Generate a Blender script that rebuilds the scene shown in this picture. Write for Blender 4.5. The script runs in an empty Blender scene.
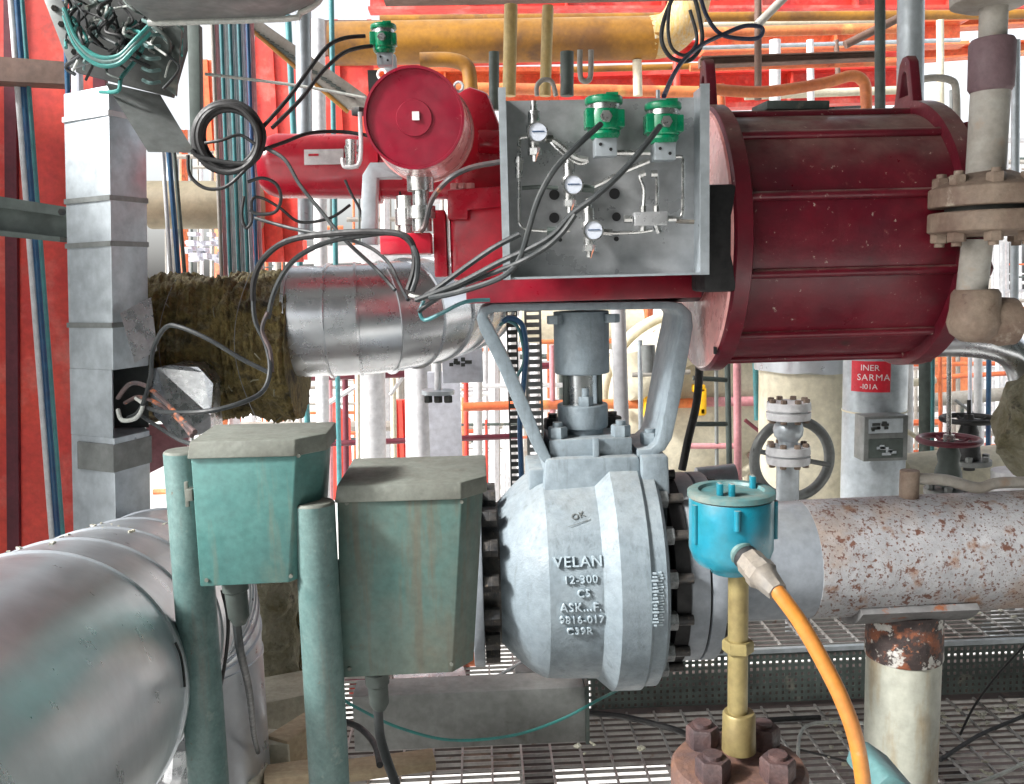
import bpy, bmesh, math, random
from mathutils import Vector, Matrix, noise
random.seed(7)
PI = math.pi
R_ = math.radians
S = bpy.context.scene
COL = S.collection

# ------------------------------------------------------------------ camera
FPX, CX, CY = 900.0, 512.0, 392.0
YAW, PITCH, ROLL, CAMH = R_(2.0), R_(7.3), R_(1.5), 1.6
CAM = Vector((0, 0, CAMH))
fw = Vector((math.sin(YAW)*math.cos(PITCH), math.cos(YAW)*math.cos(PITCH), -math.sin(PITCH)))
r0 = Vector((math.cos(YAW), -math.sin(YAW), 0)); u0 = r0.cross(fw)
rt = r0*math.cos(ROLL) - u0*math.sin(ROLL)
up = r0*math.sin(ROLL) + u0*math.cos(ROLL)
cd = bpy.data.cameras.new('camera'); cam = bpy.data.objects.new('camera', cd); COL.objects.link(cam)
M = Matrix((rt, up, -fw)).transposed().to_4x4(); M.translation = CAM
cam.matrix_world = M
cd.sensor_width = 36; cd.lens = 36*FPX/1024; cd.clip_start = .05; cd.clip_end = 2000
S.camera = cam
# ------------------------------------------------------------------ light
w = bpy.data.worlds.new('World'); S.world = w; w.use_nodes = True
nt = w.node_tree; nt.nodes.clear()
out = nt.nodes.new('ShaderNodeOutputWorld'); bg = nt.nodes.new('ShaderNodeBackground')
sky = nt.nodes.new('ShaderNodeTexSky'); sky.sky_type = 'NISHITA'; sky.sun_disc = False
SUN_AZ, SUN_EL = R_(248), R_(36)          # azimuth from +Y clockwise: from the left, a little behind the camera
sky.sun_elevation = SUN_EL; sky.sun_rotation = SUN_AZ; sky.dust_density = 4; sky.air_density = 1.0
hs = nt.nodes.new('ShaderNodeHueSaturation'); hs.inputs['Saturation'].default_value = .22
nt.links.new(sky.outputs[0], hs.inputs['Color']); nt.links.new(hs.outputs[0], bg.inputs['Color'])
bg.inputs['Strength'].default_value = .15
nt.links.new(bg.outputs[0], out.inputs[0])
sl = bpy.data.lights.new('sun', 'SUN'); sl.energy = 2.8; sl.angle = R_(8); sl.color = (1, .98, .96)
so = bpy.data.objects.new('sun', sl); COL.objects.link(so)
sd = Vector((math.sin(SUN_AZ)*math.cos(SUN_EL), math.cos(SUN_AZ)*math.cos(SUN_EL), math.sin(SUN_EL)))
so.rotation_euler = sd.to_track_quat('Z', 'Y').to_euler(); so.location = (0, -3, 8)
S.view_settings.view_transform = 'Standard'; S.view_settings.look = 'None'
S.view_settings.gamma = 1; S.view_settings.use_curve_mapping = False
S.view_settings.exposure = 1.25
S.cycles.max_bounces = 6; S.cycles.use_denoising = True

# ------------------------------------------------------------------ helpers
def ray(px, py):
    return (fw*FPX + rt*(px-CX) + up*(CY-py)).normalized()
def W(px, py, Y):
    d = ray(px, py); return CAM + d*(Y/d.y)
def WZ(px, py, z):
    d = ray(px, py); return CAM + d*((z-CAMH)/d.z)
def mpp(Y): return Y/FPX

def mat(name, c1, c2=None, s=6, r=.5, m=0, bump=0, bs=40, spots=(), dust=None, rv=.15, coat=0, stretch=None, gr=.16, streak=None):
    t = bpy.data.materials.new(name); t.use_nodes = True
    n = t.node_tree.nodes; L = t.node_tree.links; b = n['Principled BSDF']
    tc = n.new('ShaderNodeTexCoord'); src = tc.outputs['Object']
    def mk(scale, det=6, st=None):
        v = src
        if st:
            mp = n.new('ShaderNodeMapping'); mp.inputs['Scale'].default_value = st; L.new(src, mp.inputs[0]); v = mp.outputs[0]
        x = n.new('ShaderNodeTexNoise'); x.inputs['Scale'].default_value = scale; x.inputs['Detail'].default_value = det
        x.inputs['Roughness'].default_value = .62; L.new(v, x.inputs['Vector']); return x.outputs['Fac']
    def ramp(f, a, bb):
        x = n.new('ShaderNodeMapRange'); x.inputs['From Min'].default_value = a; x.inputs['From Max'].default_value = bb
        L.new(f, x.inputs['Value']); return x.outputs[0]
    def mix(f, a, bb):
        x = n.new('ShaderNodeMix'); x.data_type = 'RGBA'; L.new(f, x.inputs['Factor'])
        for v, i in ((a, 'A'), (bb, 'B')):
            k = [q for q in x.inputs if q.name == i and q.type == 'RGBA'][0]
            if isinstance(v, tuple): k.default_value = (*v, 1)
            else: L.new(v, k)
        return [o for o in x.outputs if o.type == 'RGBA'][0]
    if c2 is None: c2 = tuple(v*.72 for v in c1)
    f1 = mk(s, 7, stretch)
    col = mix(ramp(f1, .36, .66), c1, c2)
    for (sc, scl, thr, soft) in spots:
        col = mix(ramp(mk(scl, 8, stretch), thr, thr+soft), col, sc)
    if streak: col = mix(ramp(mk(5, 8, (8, 8, .7)), streak[1], streak[1]+.14), col, streak[0])
    if dust:
        g = n.new('ShaderNodeNewGeometry'); sp = n.new('ShaderNodeSeparateXYZ'); L.new(g.outputs['Normal'], sp.inputs[0])
        q = n.new('ShaderNodeMath'); q.operation = 'MULTIPLY'; L.new(ramp(sp.outputs['Z'], .45, 1.0), q.inputs[0]); L.new(ramp(mk(11, 6), .3, .6), q.inputs[1])
        q2 = n.new('ShaderNodeMath'); q2.operation = 'MULTIPLY'; L.new(q.outputs[0], q2.inputs[0]); q2.inputs[1].default_value = dust[1]
        col = mix(q2.outputs[0], col, dust[0])
        if m:
            q3 = n.new('ShaderNodeMath'); q3.operation = 'SUBTRACT'; q3.inputs[0].default_value = m; L.new(q2.outputs[0], q3.inputs[1]); q3.use_clamp = True
            L.new(q3.outputs[0], b.inputs['Metallic'])
    hv = n.new('ShaderNodeHueSaturation'); vr = n.new('ShaderNodeMapRange')
    vr.inputs['From Min'].default_value = .3; vr.inputs['From Max'].default_value = .7
    vr.inputs['To Min'].default_value = 1-gr; vr.inputs['To Max'].default_value = 1+gr
    L.new(mk(max(30, s*6), 8), vr.inputs['Value']); L.new(vr.outputs[0], hv.inputs['Value']); L.new(col, hv.inputs['Color']); col = hv.outputs[0]
    L.new(col, b.inputs['Base Color'])
    rr = n.new('ShaderNodeMapRange'); rr.inputs['From Min'].default_value = .3; rr.inputs['From Max'].default_value = .7
    rr.inputs['To Min'].default_value = max(.03, r-rv); rr.inputs['To Max'].default_value = min(1, r+rv)
    L.new(mk(s*2.3, 5), rr.inputs['Value']); L.new(rr.outputs[0], b.inputs['Roughness'])
    if not dust: b.inputs['Metallic'].default_value = m
    if coat: b.inputs['Coat Weight'].default_value = coat; b.inputs['Coat Roughness'].default_value = .15
    if bump:
        bp = n.new('ShaderNodeBump'); bp.inputs['Strength'].default_value = min(1, bump); bp.inputs['Distance'].default_value = .004 if bump < 1 else .02
        L.new(mk(bs, 4), bp.inputs['Height']); L.new(bp.outputs[0], b.inputs['Normal'])
    return t

G = (.34, .33, .29)
RUST = (.22, .075, .03)
m_valve = mat('valve_grey_paint', (.235, .285, .315), (.185, .23, .26), 7, .5, streak=((.15, .185, .205), .55), bump=.35, bs=150, spots=[((.15, .18, .19), 14, .66, .1)], dust=(G, .35))
m_valvetxt = mat('cast_letters', (.40, .48, .53), (.34, .42, .46), 20, .45)
m_darkbolt = mat('dark_bolt_steel', (.035, .037, .04), (.09, .08, .07), 40, .5, .4, spots=[((.16, .13, .1), 60, .6, .1)])
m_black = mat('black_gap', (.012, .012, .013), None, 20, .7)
m_nut = mat('zinc_nut', (.42, .45, .46), (.2, .21, .21), 50, .4, .6)
m_chrome = mat('polished_stem', (.6, .62, .63), (.5, .52, .53), 3, .25, 1, gr=.03)
m_ss = mat('stainless_sheet', (.48, .49, .50), (.38, .39, .40), 4, .36, .4, spots=[((.55, .5, .42), 7, .66, .12)], stretch=(1, 1, 3))
m_ssb = mat('stainless_fitting', (.55, .56, .55), (.42, .42, .41), 20, .28, .9, gr=.05)
m_redd = mat('actuator_dark_red', (.135, .004, .014), (.075, .004, .012), 5, .42, coat=.08, bump=.15, bs=120, spots=[((.28, .10, .09), 22, .66, .16), ((.34, .27, .23), 60, .65, .06), ((.05, .015, .015), 8, .60, .12)], dust=((.30, .24, .20), .7))
m_redb = mat('actuator_bright_red', (.56, .012, .035), (.42, .008, .025), 6, .33, coat=.35, spots=[((.35, .05, .05), 30, .68, .1)], dust=((.5, .3, .28), .3))
m_redm = mat('mid_red', (.26, .006, .02), (.16, .005, .016), 6, .4, coat=.2, spots=[((.35, .2, .17), 30, .68, .06)])
m_redp = mat('lit_pink_red', (.85, .45, .42), (.80, .30, .29), 6, .28, coat=.5)  # pink stands for red paint brightened by light and gloss
m_green = mat('green_enamel', (.0, .235, .10), (.0, .17, .08), 12, .3, coat=.4)
m_teal = mat('teal_box_paint', (.075, .195, .18), (.06, .165, .155), 14, .5, streak=((.12, .18, .15), .57), bump=.1, bs=70, spots=[((.15, .18, .13), 5, .60, .18), ((.2, .15, .10), 26, .70, .06)])
m_tealdirty = mat('dusty_teal_box_paint', (.095, .135, .115), (.065, .145, .13), 12, .55, streak=((.105, .11, .085), .50), bump=.1, bs=70, spots=[((.13, .125, .095), 6, .48, .22), ((.11, .085, .06), 15, .64, .1)])
m_lid = mat('dusty_lid', (.17, .185, .16), (.125, .13, .11), 16, .7, bump=.2, bs=90, spots=[((.11, .14, .12), 13, .62, .12), ((.2, .12, .07), 34, .7, .05)])
m_post = mat('pale_teal_post', (.13, .21, .20), (.08, .15, .145), 22, .5, streak=((.13, .15, .13), .55), bump=.2, bs=120, spots=[((.20, .26, .24), 30, .62, .1), ((.12, .08, .05), 50, .68, .04)])
m_alu = mat('aluminium_cladding', (.58, .61, .64), (.50, .53, .56), 5, .33, .72, bump=.08, bs=4, rv=.08, gr=.05)
m_alu2 = mat('bright_cladding', (.68, .70, .72), (.55, .57, .59), 4, .28, .93, bump=.07, bs=5, rv=.06, gr=.04)
m_foil = mat('crumpled_foil', (.6, .62, .63), (.45, .46, .48), 12, .3, .9)
m_wool = mat('mineral_wool', (.11, .085, .028), (.19, .145, .05), 9, .95, bump=1.0, bs=70, gr=.45, spots=[((.02, .017, .01), 10, .52, .14), ((.22, .14, .025), 3.5, .55, .2), ((.20, .19, .12), 6, .62, .1)], dust=((.26, .25, .18), .8))
m_woolg = mat('grey_mineral_wool', (.27, .26, .19), (.12, .105, .05), 9, .95, bump=1.0, bs=40, spots=[((.05, .045, .03), 14, .6, .1)])
m_galv = mat('galvanised_sheet', (.46, .51, .54), (.36, .40, .43), 5, .42, .45, bump=.1, bs=30, spots=[((.25, .25, .25), 7, .68, .14)])
m_galvd = mat('dull_galvanised', (.22, .235, .23), (.15, .16, .155), 7, .5, .4, spots=[((.14, .13, .11), 12, .62, .1)])
m_grate = mat('grating_steel', (.42, .415, .40), (.28, .26, .245), 9, .5, .5, spots=[((.2, .1, .06), 15, .62, .1)])
m_blue = mat('turquoise_enamel', (.004, .17, .25), (.008, .145, .185), 10, .36, coat=.25, spots=[((.12, .22, .24), 26, .7, .1)], dust=((.28, .31, .28), .9))
m_brass = mat('weathered_brass', (.25, .205, .085), (.17, .13, .055), 14, .5, .35, spots=[((.3, .15, .05), 20, .66, .1)])
m_hose = mat('orange_hose', (.52, .20, .03), (.42, .16, .035), 14, .45, spots=[((.50, .30, .17), 18, .62, .1)])
m_tape = mat('grey_tape', (.15, .14, .125), (.22, .19, .155), 24, .6)
m_creamy = mat('cream_yellow_paint', (.52, .40, .17), (.40, .28, .10), 6, .5)
m_beam = mat('stained_grey_channel', (.27, .28, .27), (.19, .195, .185), 6, .55, .1, spots=[((.13, .12, .10), 8, .6, .12)])
m_rustbolt = mat('rusty_bolt', (.09, .055, .05), (.16, .08, .05), 30, .75, bump=.6, bs=90, spots=[((.26, .2, .13), 22, .64, .12)])
m_darkrust = mat('dark_rusty_bolt', (.045, .03, .032), (.09, .05, .045), 30, .6, bump=.6, bs=90, spots=[((.2, .15, .11), 30, .66, .08)])
m_blued = mat('dusty_turquoise_lid', (.03, .17, .19), (.12, .15, .13), 14, .6, spots=[((.22, .21, .18), 10, .5, .2)])
m_capred = mat('crimson_cap', (.24, .003, .02), (.17, .003, .017), 5, .4, coat=.3, spots=[((.4, .25, .22), 34, .70, .05)])
m_vessel = mat('drab_vessel', (.26, .225, .15), (.18, .155, .10), 4, .6)
m_pipe = mat('pipe_grey_paint', (.25, .275, .305), (.20, .225, .25), 6, .5, bump=.1, bs=60, dust=(G, .3))
m_rustpipe = mat('flaking_pipe_paint', (.36, .365, .375), (.27, .275, .285), 5, .6, bump=.5, bs=90, spots=[((.30, .22, .165), 3.2, .50, .16), ((.24, .14, .09), 16, .56, .12), ((.13, .06, .042), 42, .575, .05), ((.11, .05, .038), 120, .56, .06), ((.15, .14, .14), 13, .69, .05)])
m_rustpost = mat('burnt_rusty_sleeve', (.05, .035, .032), (.025, .018, .018), 14, .7, bump=.8, bs=60, spots=[((.20, .065, .03), 13, .52, .07), ((.30, .11, .05), 40, .60, .06), ((.46, .45, .42), 19, .585, .035), ((.3, .28, .25), 60, .64, .04)])
m_saddle = mat('flaked_saddle', (.17, .17, .17), (.10, .10, .10), 9, .6, spots=[((.2, .07, .03), 14, .6, .06), ((.5, .5, .5), 22, .68, .03)])
m_postcream = mat('stained_cream_post', (.40, .41, .35), (.33, .335, .28), 5, .5, spots=[((.25, .17, .075), 4, .50, .2), ((.15, .11, .07), 30, .68, .06)], stretch=(2.5, 2.5, .6))
m_rustflange = mat('rusty_beige_flange', (.24, .185, .14), (.15, .10, .075), 12, .7, bump=.5, bs=80, spots=[((.42, .38, .31), 9, .6, .12), ((.1, .055, .04), 22, .62, .08)])
m_palepipe = mat('dirty_pale_pipe', (.34, .33, .30), (.26, .235, .20), 8, .6, spots=[((.25, .18, .13), 12, .6, .12)])
m_purp = mat('dull_maroon_coat', (.16, .10, .11), (.12, .075, .085), 10, .65, bump=.5, bs=60)
m_white = mat('white_paint', (.66, .67, .68), (.55, .56, .58), 4, .45, spots=[((.5, .46, .4), 12, .7, .1)])
m_lav = mat('pale_grey_sheet', (.58, .60, .66), (.50, .52, .58), 3, .5)
m_cream = mat('cream_tank', (.62, .58, .45), (.5, .46, .34), 3, .5, spots=[((.36, .32, .24), 6, .62, .15)])
m_redst = mat('red_steelwork', (.74, .075, .045), (.56, .04, .04), 2.2, .5, bump=.3, bs=20, spots=[((.76, .24, .20), 3.0, .52, .2), ((.36, .035, .03), 6, .62, .12)], gr=.18)
m_redst2 = mat('orange_red_steelwork', (.74, .20, .07), (.62, .10, .045), 2, .5, spots=[((.6, .33, .14), 3, .55, .2), ((.22, .05, .03), 7, .62, .1)], gr=.22)
m_maroon = mat('maroon_paint', (.14, .02, .035), (.09, .015, .025), 8, .45)
m_orange = mat('orange_pipe', (.66, .23, .08), (.52, .14, .06), 6, .5, spots=[((.65, .38, .13), 5, .58, .14)])
m_yellow = mat('ochre_pipe', (.34, .155, .012), (.15, .065, .015), 2.2, .5, spots=[((.10, .05, .025), 5, .58, .14)], dust=((.42, .32, .2), .3))
m_ylime = mat('limescale_ochre_pipe', (.45, .38, .24), (.50, .30, .06), 9, .6, stretch=(6, 6, 1), spots=[((.6, .58, .5), 7, .6, .1)])
m_ypaint = mat('yellow_paint', (.80, .45, .01), (.7, .36, .01), 6, .45)
m_brown = mat('dark_brown_steel', (.17, .10, .075), (.10, .065, .05), 6, .7)
m_darkgrn = mat('dark_grey_green', (.085, .11, .10), (.045, .055, .05), 6, .6, spots=[((.17, .16, .13), 9, .6, .12)])
m_tealp = mat('teal_conduit', (.05, .15, .17), (.05, .22, .23), 8, .4)
m_bluep = mat('blue_conduit', (.02, .05, .14), (.02, .10, .19), 8, .4)
m_pink = mat('pink_conduit', (.62, .30, .32), (.5, .2, .22), 8, .4)
m_cab = mat('black_cable', (.008, .008, .009), (.02, .02, .02), 30, .55)
m_cabb = mat('navy_cable', (.02, .03, .075), (.035, .045, .07), 22, .5)
m_cabg = mat('grey_cable', (.022, .027, .030), (.045, .05, .05), 22, .5, spots=[((.03, .03, .03), 9, .62, .1)])
m_cabp = mat('orange_patched_cable', (.045, .045, .048), (.13, .08, .075), 12, .5, spots=[((.48, .15, .06), 9, .55, .05)])
m_cabw = mat('pale_cable', (.5, .52, .48), (.36, .38, .36), 25, .5)
m_tealcab = mat('teal_cable', (.04, .27, .24), (.05, .2, .19), 25, .5)
m_dark = mat('dark_interior', (.025, .028, .028), (.05, .055, .05), 10, .7)
m_concrete = mat('pale_concrete', (.62, .61, .58), (.52, .51, .48), .4, .9)
m_under = mat('rusty_brown_deck', (.075, .055, .05), (.045, .035, .032), 3, .8, spots=[((.3, .2, .15), 3, .6, .2)])
m_stone = mat('dusty_block', (.44, .42, .33), (.34, .32, .25), 10, .85, bump=.3, bs=60)
m_wood = mat('bare_plank', (.42, .34, .22), (.33, .25, .16), 9, .8, stretch=(1, 6, 6))
m_signred = mat('sign_red', (.62, .015, .035), (.56, .012, .03), 8, .4)
m_signw = mat('sign_white', (.80, .78, .78), None, 8, .4)
m_face = mat('gauge_face', (.68, .72, .80), (.6, .66, .76), 10, .25, coat=.5)
m_fluff = mat('fallen_insulation', (.58, .57, .5), (.44, .42, .3), 30, .95, bump=1.0, bs=60)
m_grgreen = mat('teal_lid_rubber', (.10, .21, .21), (.07, .16, .17), 12, .5)

class MB:
    def __init__(s): s.b = bmesh.new()
    def box(s, c, d, rot=None):
        m = Matrix.Translation(Vector(c))
        if rot is not None: m = m @ rot.to_4x4()
        bmesh.ops.create_cube(s.b, size=1, matrix=m @ Matrix.Diagonal((*d, 1))); return s
    def boxpx(s, x0, y0, x1, y1, Y, dep):      # box whose front face spans these pixels at depth Y
        a = W(x0, y0, Y); c = W(x1, y1, Y); e = W(x0, y1, Y); f = W(x1, y0, Y)
        xa, xb = (a.x+e.x)/2, (c.x+f.x)/2; za, zb = (a.z+f.z)/2, (c.z+e.z)/2
        return s.box(((xa+xb)/2, Y+dep/2, (za+zb)/2), (abs(xb-xa), dep, abs(za-zb)))
    def lathe(s, p, d, prof, seg=48, cap=True):
        p = Vector(p); d = Vector(d).normalized()
        a = d.orthogonal().normalized() if abs(d.z) > .9 else Vector((0, 0, 1)).cross(d).normalized()
        c = d.cross(a); rings = []
        for t, r in prof:
            if r <= 1e-6: rings.append([s.b.verts.new(p+d*t)])
            else: rings.append([s.b.verts.new(p+d*t+(a*math.cos(k*2*PI/seg)+c*math.sin(k*2*PI/seg))*r) for k in range(seg)])
        for A, B in zip(rings, rings[1:]):
            for k in range(seg):
                q = [A[k % len(A)], A[(k+1) % len(A)], B[(k+1) % len(B)], B[k % len(B)]]
                u = []
                for v in q:
                    if v not in u: u.append(v)
                if len(u) > 2:
                    try: s.b.faces.new(u)
                    except ValueError: pass
        if cap:
            for ring in (rings[0], rings[-1]):
                if len(ring) > 2:
                    try: s.b.faces.new(ring)
                    except ValueError: pass
        return s
    def cyl(s, p0, p1, r, r2=None, seg=24):
        p0 = Vector(p0); p1 = Vector(p1); d = p1-p0
        return s.lathe(p0, d, [(0, r), (d.length, r if r2 is None else r2)], seg)
    def tube(s, pts, r, seg=10, closed=False, sub=6, radii=None, cap=True):
        P = [Vector(p) for p in pts]; n = len(P)
        if sub > 1 and n > 2:
            Q = []; RR = []
            for i in range(n if closed else n-1):
                if closed: a, b_, c, d = P[(i-1) % n], P[i], P[(i+1) % n], P[(i+2) % n]
                else: a, b_, c, d = P[max(i-1, 0)], P[i], P[i+1], P[min(i+2, n-1)]
                for k in range(sub):
                    t = k/sub
                    Q.append(.5*((2*b_)+(c-a)*t+(2*a-5*b_+4*c-d)*t*t+(3*b_-a-3*c+d)*t**3))
                    if radii: RR.append(radii[i]*(1-t)+radii[(i+1) % n]*t)
            if not closed:
                Q.append(P[-1]);
                if radii: RR.append(radii[-1])
            P = Q; radii = RR if radii else None
        n = len(P); T = []
        for i in range(n):
            d = (P[(i+1) % n]-P[i-1]) if closed else (P[min(i+1, n-1)]-P[max(i-1, 0)])
            T.append(d.normalized() if d.length > 0 else Vector((0, 0, 1)))
        a = T[0].orthogonal().normalized(); rings = []
        for i in range(n):
            a = (a-T[i]*a.dot(T[i]))
            if a.length < 1e-5: a = T[i].orthogonal()
            a.normalize(); c = T[i].cross(a); q = radii[i] if radii else r
            rings.append([s.b.verts.new(P[i]+(a*math.cos(k*2*PI/seg)+c*math.sin(k*2*PI/seg))*q) for k in range(seg)])
        prs = list(zip(rings, rings[1:]))
        for A, B in prs:
            for k in range(seg): s.b.faces.new([A[k], A[(k+1) % seg], B[(k+1) % seg], B[k]])
        if closed:
            A, B = rings[-1], rings[0]
            off = min(range(seg), key=lambda o: sum((A[k].co-B[(k+o) % seg].co).length for k in range(seg)))
            for k in range(seg): s.b.faces.new([A[k], A[(k+1) % seg], B[(k+1+off) % seg], B[(k+off) % seg]])
        elif cap: s.b.faces.new(rings[0]); s.b.faces.new(rings[-1])
        return s
    def torus(s, c, ax, R, r, seg=12, n=40):
        c = Vector(c); ax = Vector(ax).normalized(); a = ax.orthogonal().normalized(); e = ax.cross(a)
        return s.tube([c+(a*math.cos(k*2*PI/n)+e*math.sin(k*2*PI/n))*R for k in range(n)], r, seg, True, 1)
    def prism(s, poly, ex):      # polygon points (Vector) extruded by vector
        A = [s.b.verts.new(Vector(p)) for p in poly]; B = [s.b.verts.new(Vector(p)+Vector(ex)) for p in poly]
        n = len(A); s.b.faces.new(A); s.b.faces.new(B)
        for k in range(n): s.b.faces.new([A[k], A[(k+1) % n], B[(k+1) % n], B[k]])
        return s
    def ribbon(s, pts, th, y0, y1):
        if not isinstance(th, list): th = [th]*len(pts)   # bar of thickness th following pts in XZ, from y0 to y1
        P = [Vector(p) for p in pts]; n = len(P); O = []; I = []
        for i in range(n):
            d = (P[min(i+1, n-1)]-P[max(i-1, 0)]); d.y = 0; d.normalize(); nn = Vector((-d.z, 0, d.x))
            O.append(P[i]+nn*th[i]/2); I.append(P[i]-nn*th[i]/2)
        rows = []
        for i in range(n):
            rows.append([s.b.verts.new((q.x, y, q.z)) for q, y in ((O[i], y0), (O[i], y1), (I[i], y1), (I[i], y0))])
        for A, B in zip(rows, rows[1:]):
            for k in range(4): s.b.faces.new([A[k], A[(k+1) % 4], B[(k+1) % 4], B[k]])
        s.b.faces.new(rows[0]); s.b.faces.new(rows[-1]); return s
    def hexn(s, p, d, r, h): return s.lathe(p, d, [(0, r*.96), (h*.12, r), (h*.88, r), (h, r*.9)], 6)
    def build(s, name, m, parent=None, bev=0, ang=38, label=None, smooth=True, bseg=2):
        b = s.b
        bmesh.ops.recalc_face_normals(b, faces=b.faces)
        if bev:
            es = [e for e in b.edges if len(e.link_faces) == 2 and e.calc_face_angle(0) > R_(40)]
            bmesh.ops.bevel(b, geom=es, offset=bev, segments=bseg, profile=.5, affect='EDGES', clamp_overlap=True)
        for f in b.faces: f.smooth = smooth
        for e in b.edges:
            if len(e.link_faces) != 2 or e.calc_face_angle(0) > R_(ang): e.smooth = False
        if parent is None:
            xs = [v.co for v in b.verts]
            org = Vector(((min(v.x for v in xs)+max(v.x for v in xs))/2, (min(v.y for v in xs)+max(v.y for v in xs))/2, min(v.z for v in xs)))
        else: org = Vector(parent['_o'])
        bmesh.ops.translate(b, verts=b.verts, vec=-org)
        me = bpy.data.meshes.new(name); b.to_mesh(me); b.free()
        me.materials.append(m); o = bpy.data.objects.new(name, me); COL.objects.link(o)
        if parent is None: o.location = org
        else: o.parent = parent
        o['_o'] = tuple(org)
        if label: o['label'] = label
        return o
def thing(name, label, cat, loc, group=None):
    o = bpy.data.objects.new(name, None); COL.objects.link(o); o.location = loc; o['_o'] = tuple(loc)
    o.empty_display_size = .05
    o['label'] = label; o['category'] = cat
    if group: o['group'] = group
    return o
def tag(o, label=None, cat=None, group=None, kind=None):
    if label: o['label'] = label
    if cat: o['category'] = cat
    if group: o['group'] = group
    if kind: o['kind'] = kind
    return o
def cable(pts, r, m, label, cat='cable', name='cable', group=None, sub=6):
    return tag(MB().tube([W(*p) for p in pts], r, 14 if r > .008 else 8, sub=sub).build(name, m), label, cat, group)
def perf(p, ux, uz, nx, nz, hole=.55, hz=None):     # perforated sheet: corner, full edge vectors, counts
    s = MB(); p = Vector(p); ux = Vector(ux)/nx; uz = Vector(uz)/nz; hz = hz or hole
    V = {}
    def v(a, c):
        k = (round(a, 4), round(c, 4))
        if k not in V: V[k] = s.b.verts.new(p+ux*a+uz*c)
        return V[k]
    for i in range(nx):
        for j in range(nz):
            a0, a1 = i+(1-hole)/2, i+(1+hole)/2; c0, c1 = j+(1-hz)/2, j+(1+hz)/2
            o = [v(i, j), v(i+1, j), v(i+1, j+1), v(i, j+1)]; q = [v(a0, c0), v(a1, c0), v(a1, c1), v(a0, c1)]
            for k in range(4): s.b.faces.new([o[k], o[(k+1) % 4], q[(k+1) % 4], q[k]])
    return s
def solid(o, t):
    md = o.modifiers.new('thickness', 'SOLIDIFY'); md.thickness = t; return o
def text_mesh(body, size, ext, spacing=1.0):
    cu = bpy.data.curves.new('t', 'FONT'); cu.body = body; cu.size = size; cu.extrude = ext; cu.align_x = 'CENTER'
    cu.space_character = spacing; cu.resolution_u = 3; cu.offset = size*.010 if ext > .001 else 0
    o = bpy.data.objects.new('t', cu); COL.objects.link(o)
    dg = bpy.context.evaluated_depsgraph_get()
    me = bpy.data.meshes.new_from_object(o.evaluated_get(dg)); bpy.data.objects.remove(o); return me
def place_text(name, body, size, ext, m, parent, fn, spacing=1.0, label=None):
    me = text_mesh(body, size, ext, spacing)
    b = bmesh.new(); b.from_mesh(me)
    bmesh.ops.triangulate(b, faces=b.faces)
    for v in b.verts: v.co = fn(v.co)-Vector(parent['_o'])
    me2 = bpy.data.meshes.new(name); b.to_mesh(me2); b.free(); me2.materials.clear(); me2.materials.append(m)
    o = bpy.data.objects.new(name, me2); COL.objects.link(o); o.parent = parent; o['_o'] = parent['_o']
    if label: o['label'] = label
    return o
def rough(o_mb, amp, sc, seed=0):       # push verts of a builder about with noise
    for v in o_mb.b.verts:
        n3 = noise.noise_vector(v.co*sc+Vector((seed, 0, 0))); v.co += n3*amp
    return o_mb

# ================================================================== SETTING
g = MB(); g.box((0, 60, -9), (600, 600, .2)); tag(g.build('ground', m_concrete), kind='structure')
# unseen deck overhead and walls behind, added to cut the light on the gear
s = MB(); s.box((1.2, 1.0, 3.75), (6.6, 6.6, .06))
for y in (-1.8, .4, 2.3, 4.2): s.box((1.2, y, 3.58), (6.6, .14, .28))
for x in (-1.6, 1.0, 3.6): s.box((x, 1.0, 3.54), (.16, 6.6, .34))
UD = s.build('unseen_shade_deck', m_galvd); tag(UD, kind='structure')
s = MB(); s.box((1.6, -2.3, 1.75), (5.8, .08, 3.9)); s.box((4.6, .4, 1.75), (.08, 5.0, 3.9)); tag(s.build('fill_block_walls', m_darkgrn), kind='structure')  # walls added out of view to reduce fill light from behind
# floor gratings
def grating(x0, x1, y0, y1, z, name):
    s = MB(); y = y0
    while y <= y1+1e-6:
        s.box(((x0+x1)/2, y, z-.006), (x1-x0, .004, .011)); y += .040
    x = x0
    while x <= x1+1e-6:
        s.box((x, (y0+y1)/2, z-.004), (.007, y1-y0, .009)); x += .1
    return tag(s.build(name, m_grate, smooth=False), kind='structure')
grating(-1.6, 2.6, .7, 3.12, 0, 'lower_floor_grating')
grating(.30, 3.4, 3.2, 4.5, .2, 'upper_floor_grating')
grating(-2.2, .25, 3.16, 4.4, 0, 'rear_floor_grating')
s = MB()
for x in (-1.2, 0.15, 1.5): s.box((x, 2.0, -.14), (.1, 2.6, .2))
s.box((.6, 3.16, -.12), (5, .06, .2)); s.box((1.5, 4.32, .07), (4, .05, .2))
tag(s.build('floor_beams', m_under), kind='structure')
s = MB(); s.box((2.4, 4.55, -1.2), (2.8, 3.0, .04)); s.box((2.4, 7.0, -1.2), (2.8, .3, .04)); s.box((3.6, 7.2, -1.15), (3.6, 2.2, .04)); s.box((.4, 1.5, -.9), (5.0, 2.0, .04)); s.box((1.6, 3.35, -.10), (2.4, .10, .2)); s.box((2.6, 2.75, -1.1), (1.2, .3, .04))
tag(s.build('deck_below', m_under), kind='structure')

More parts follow.
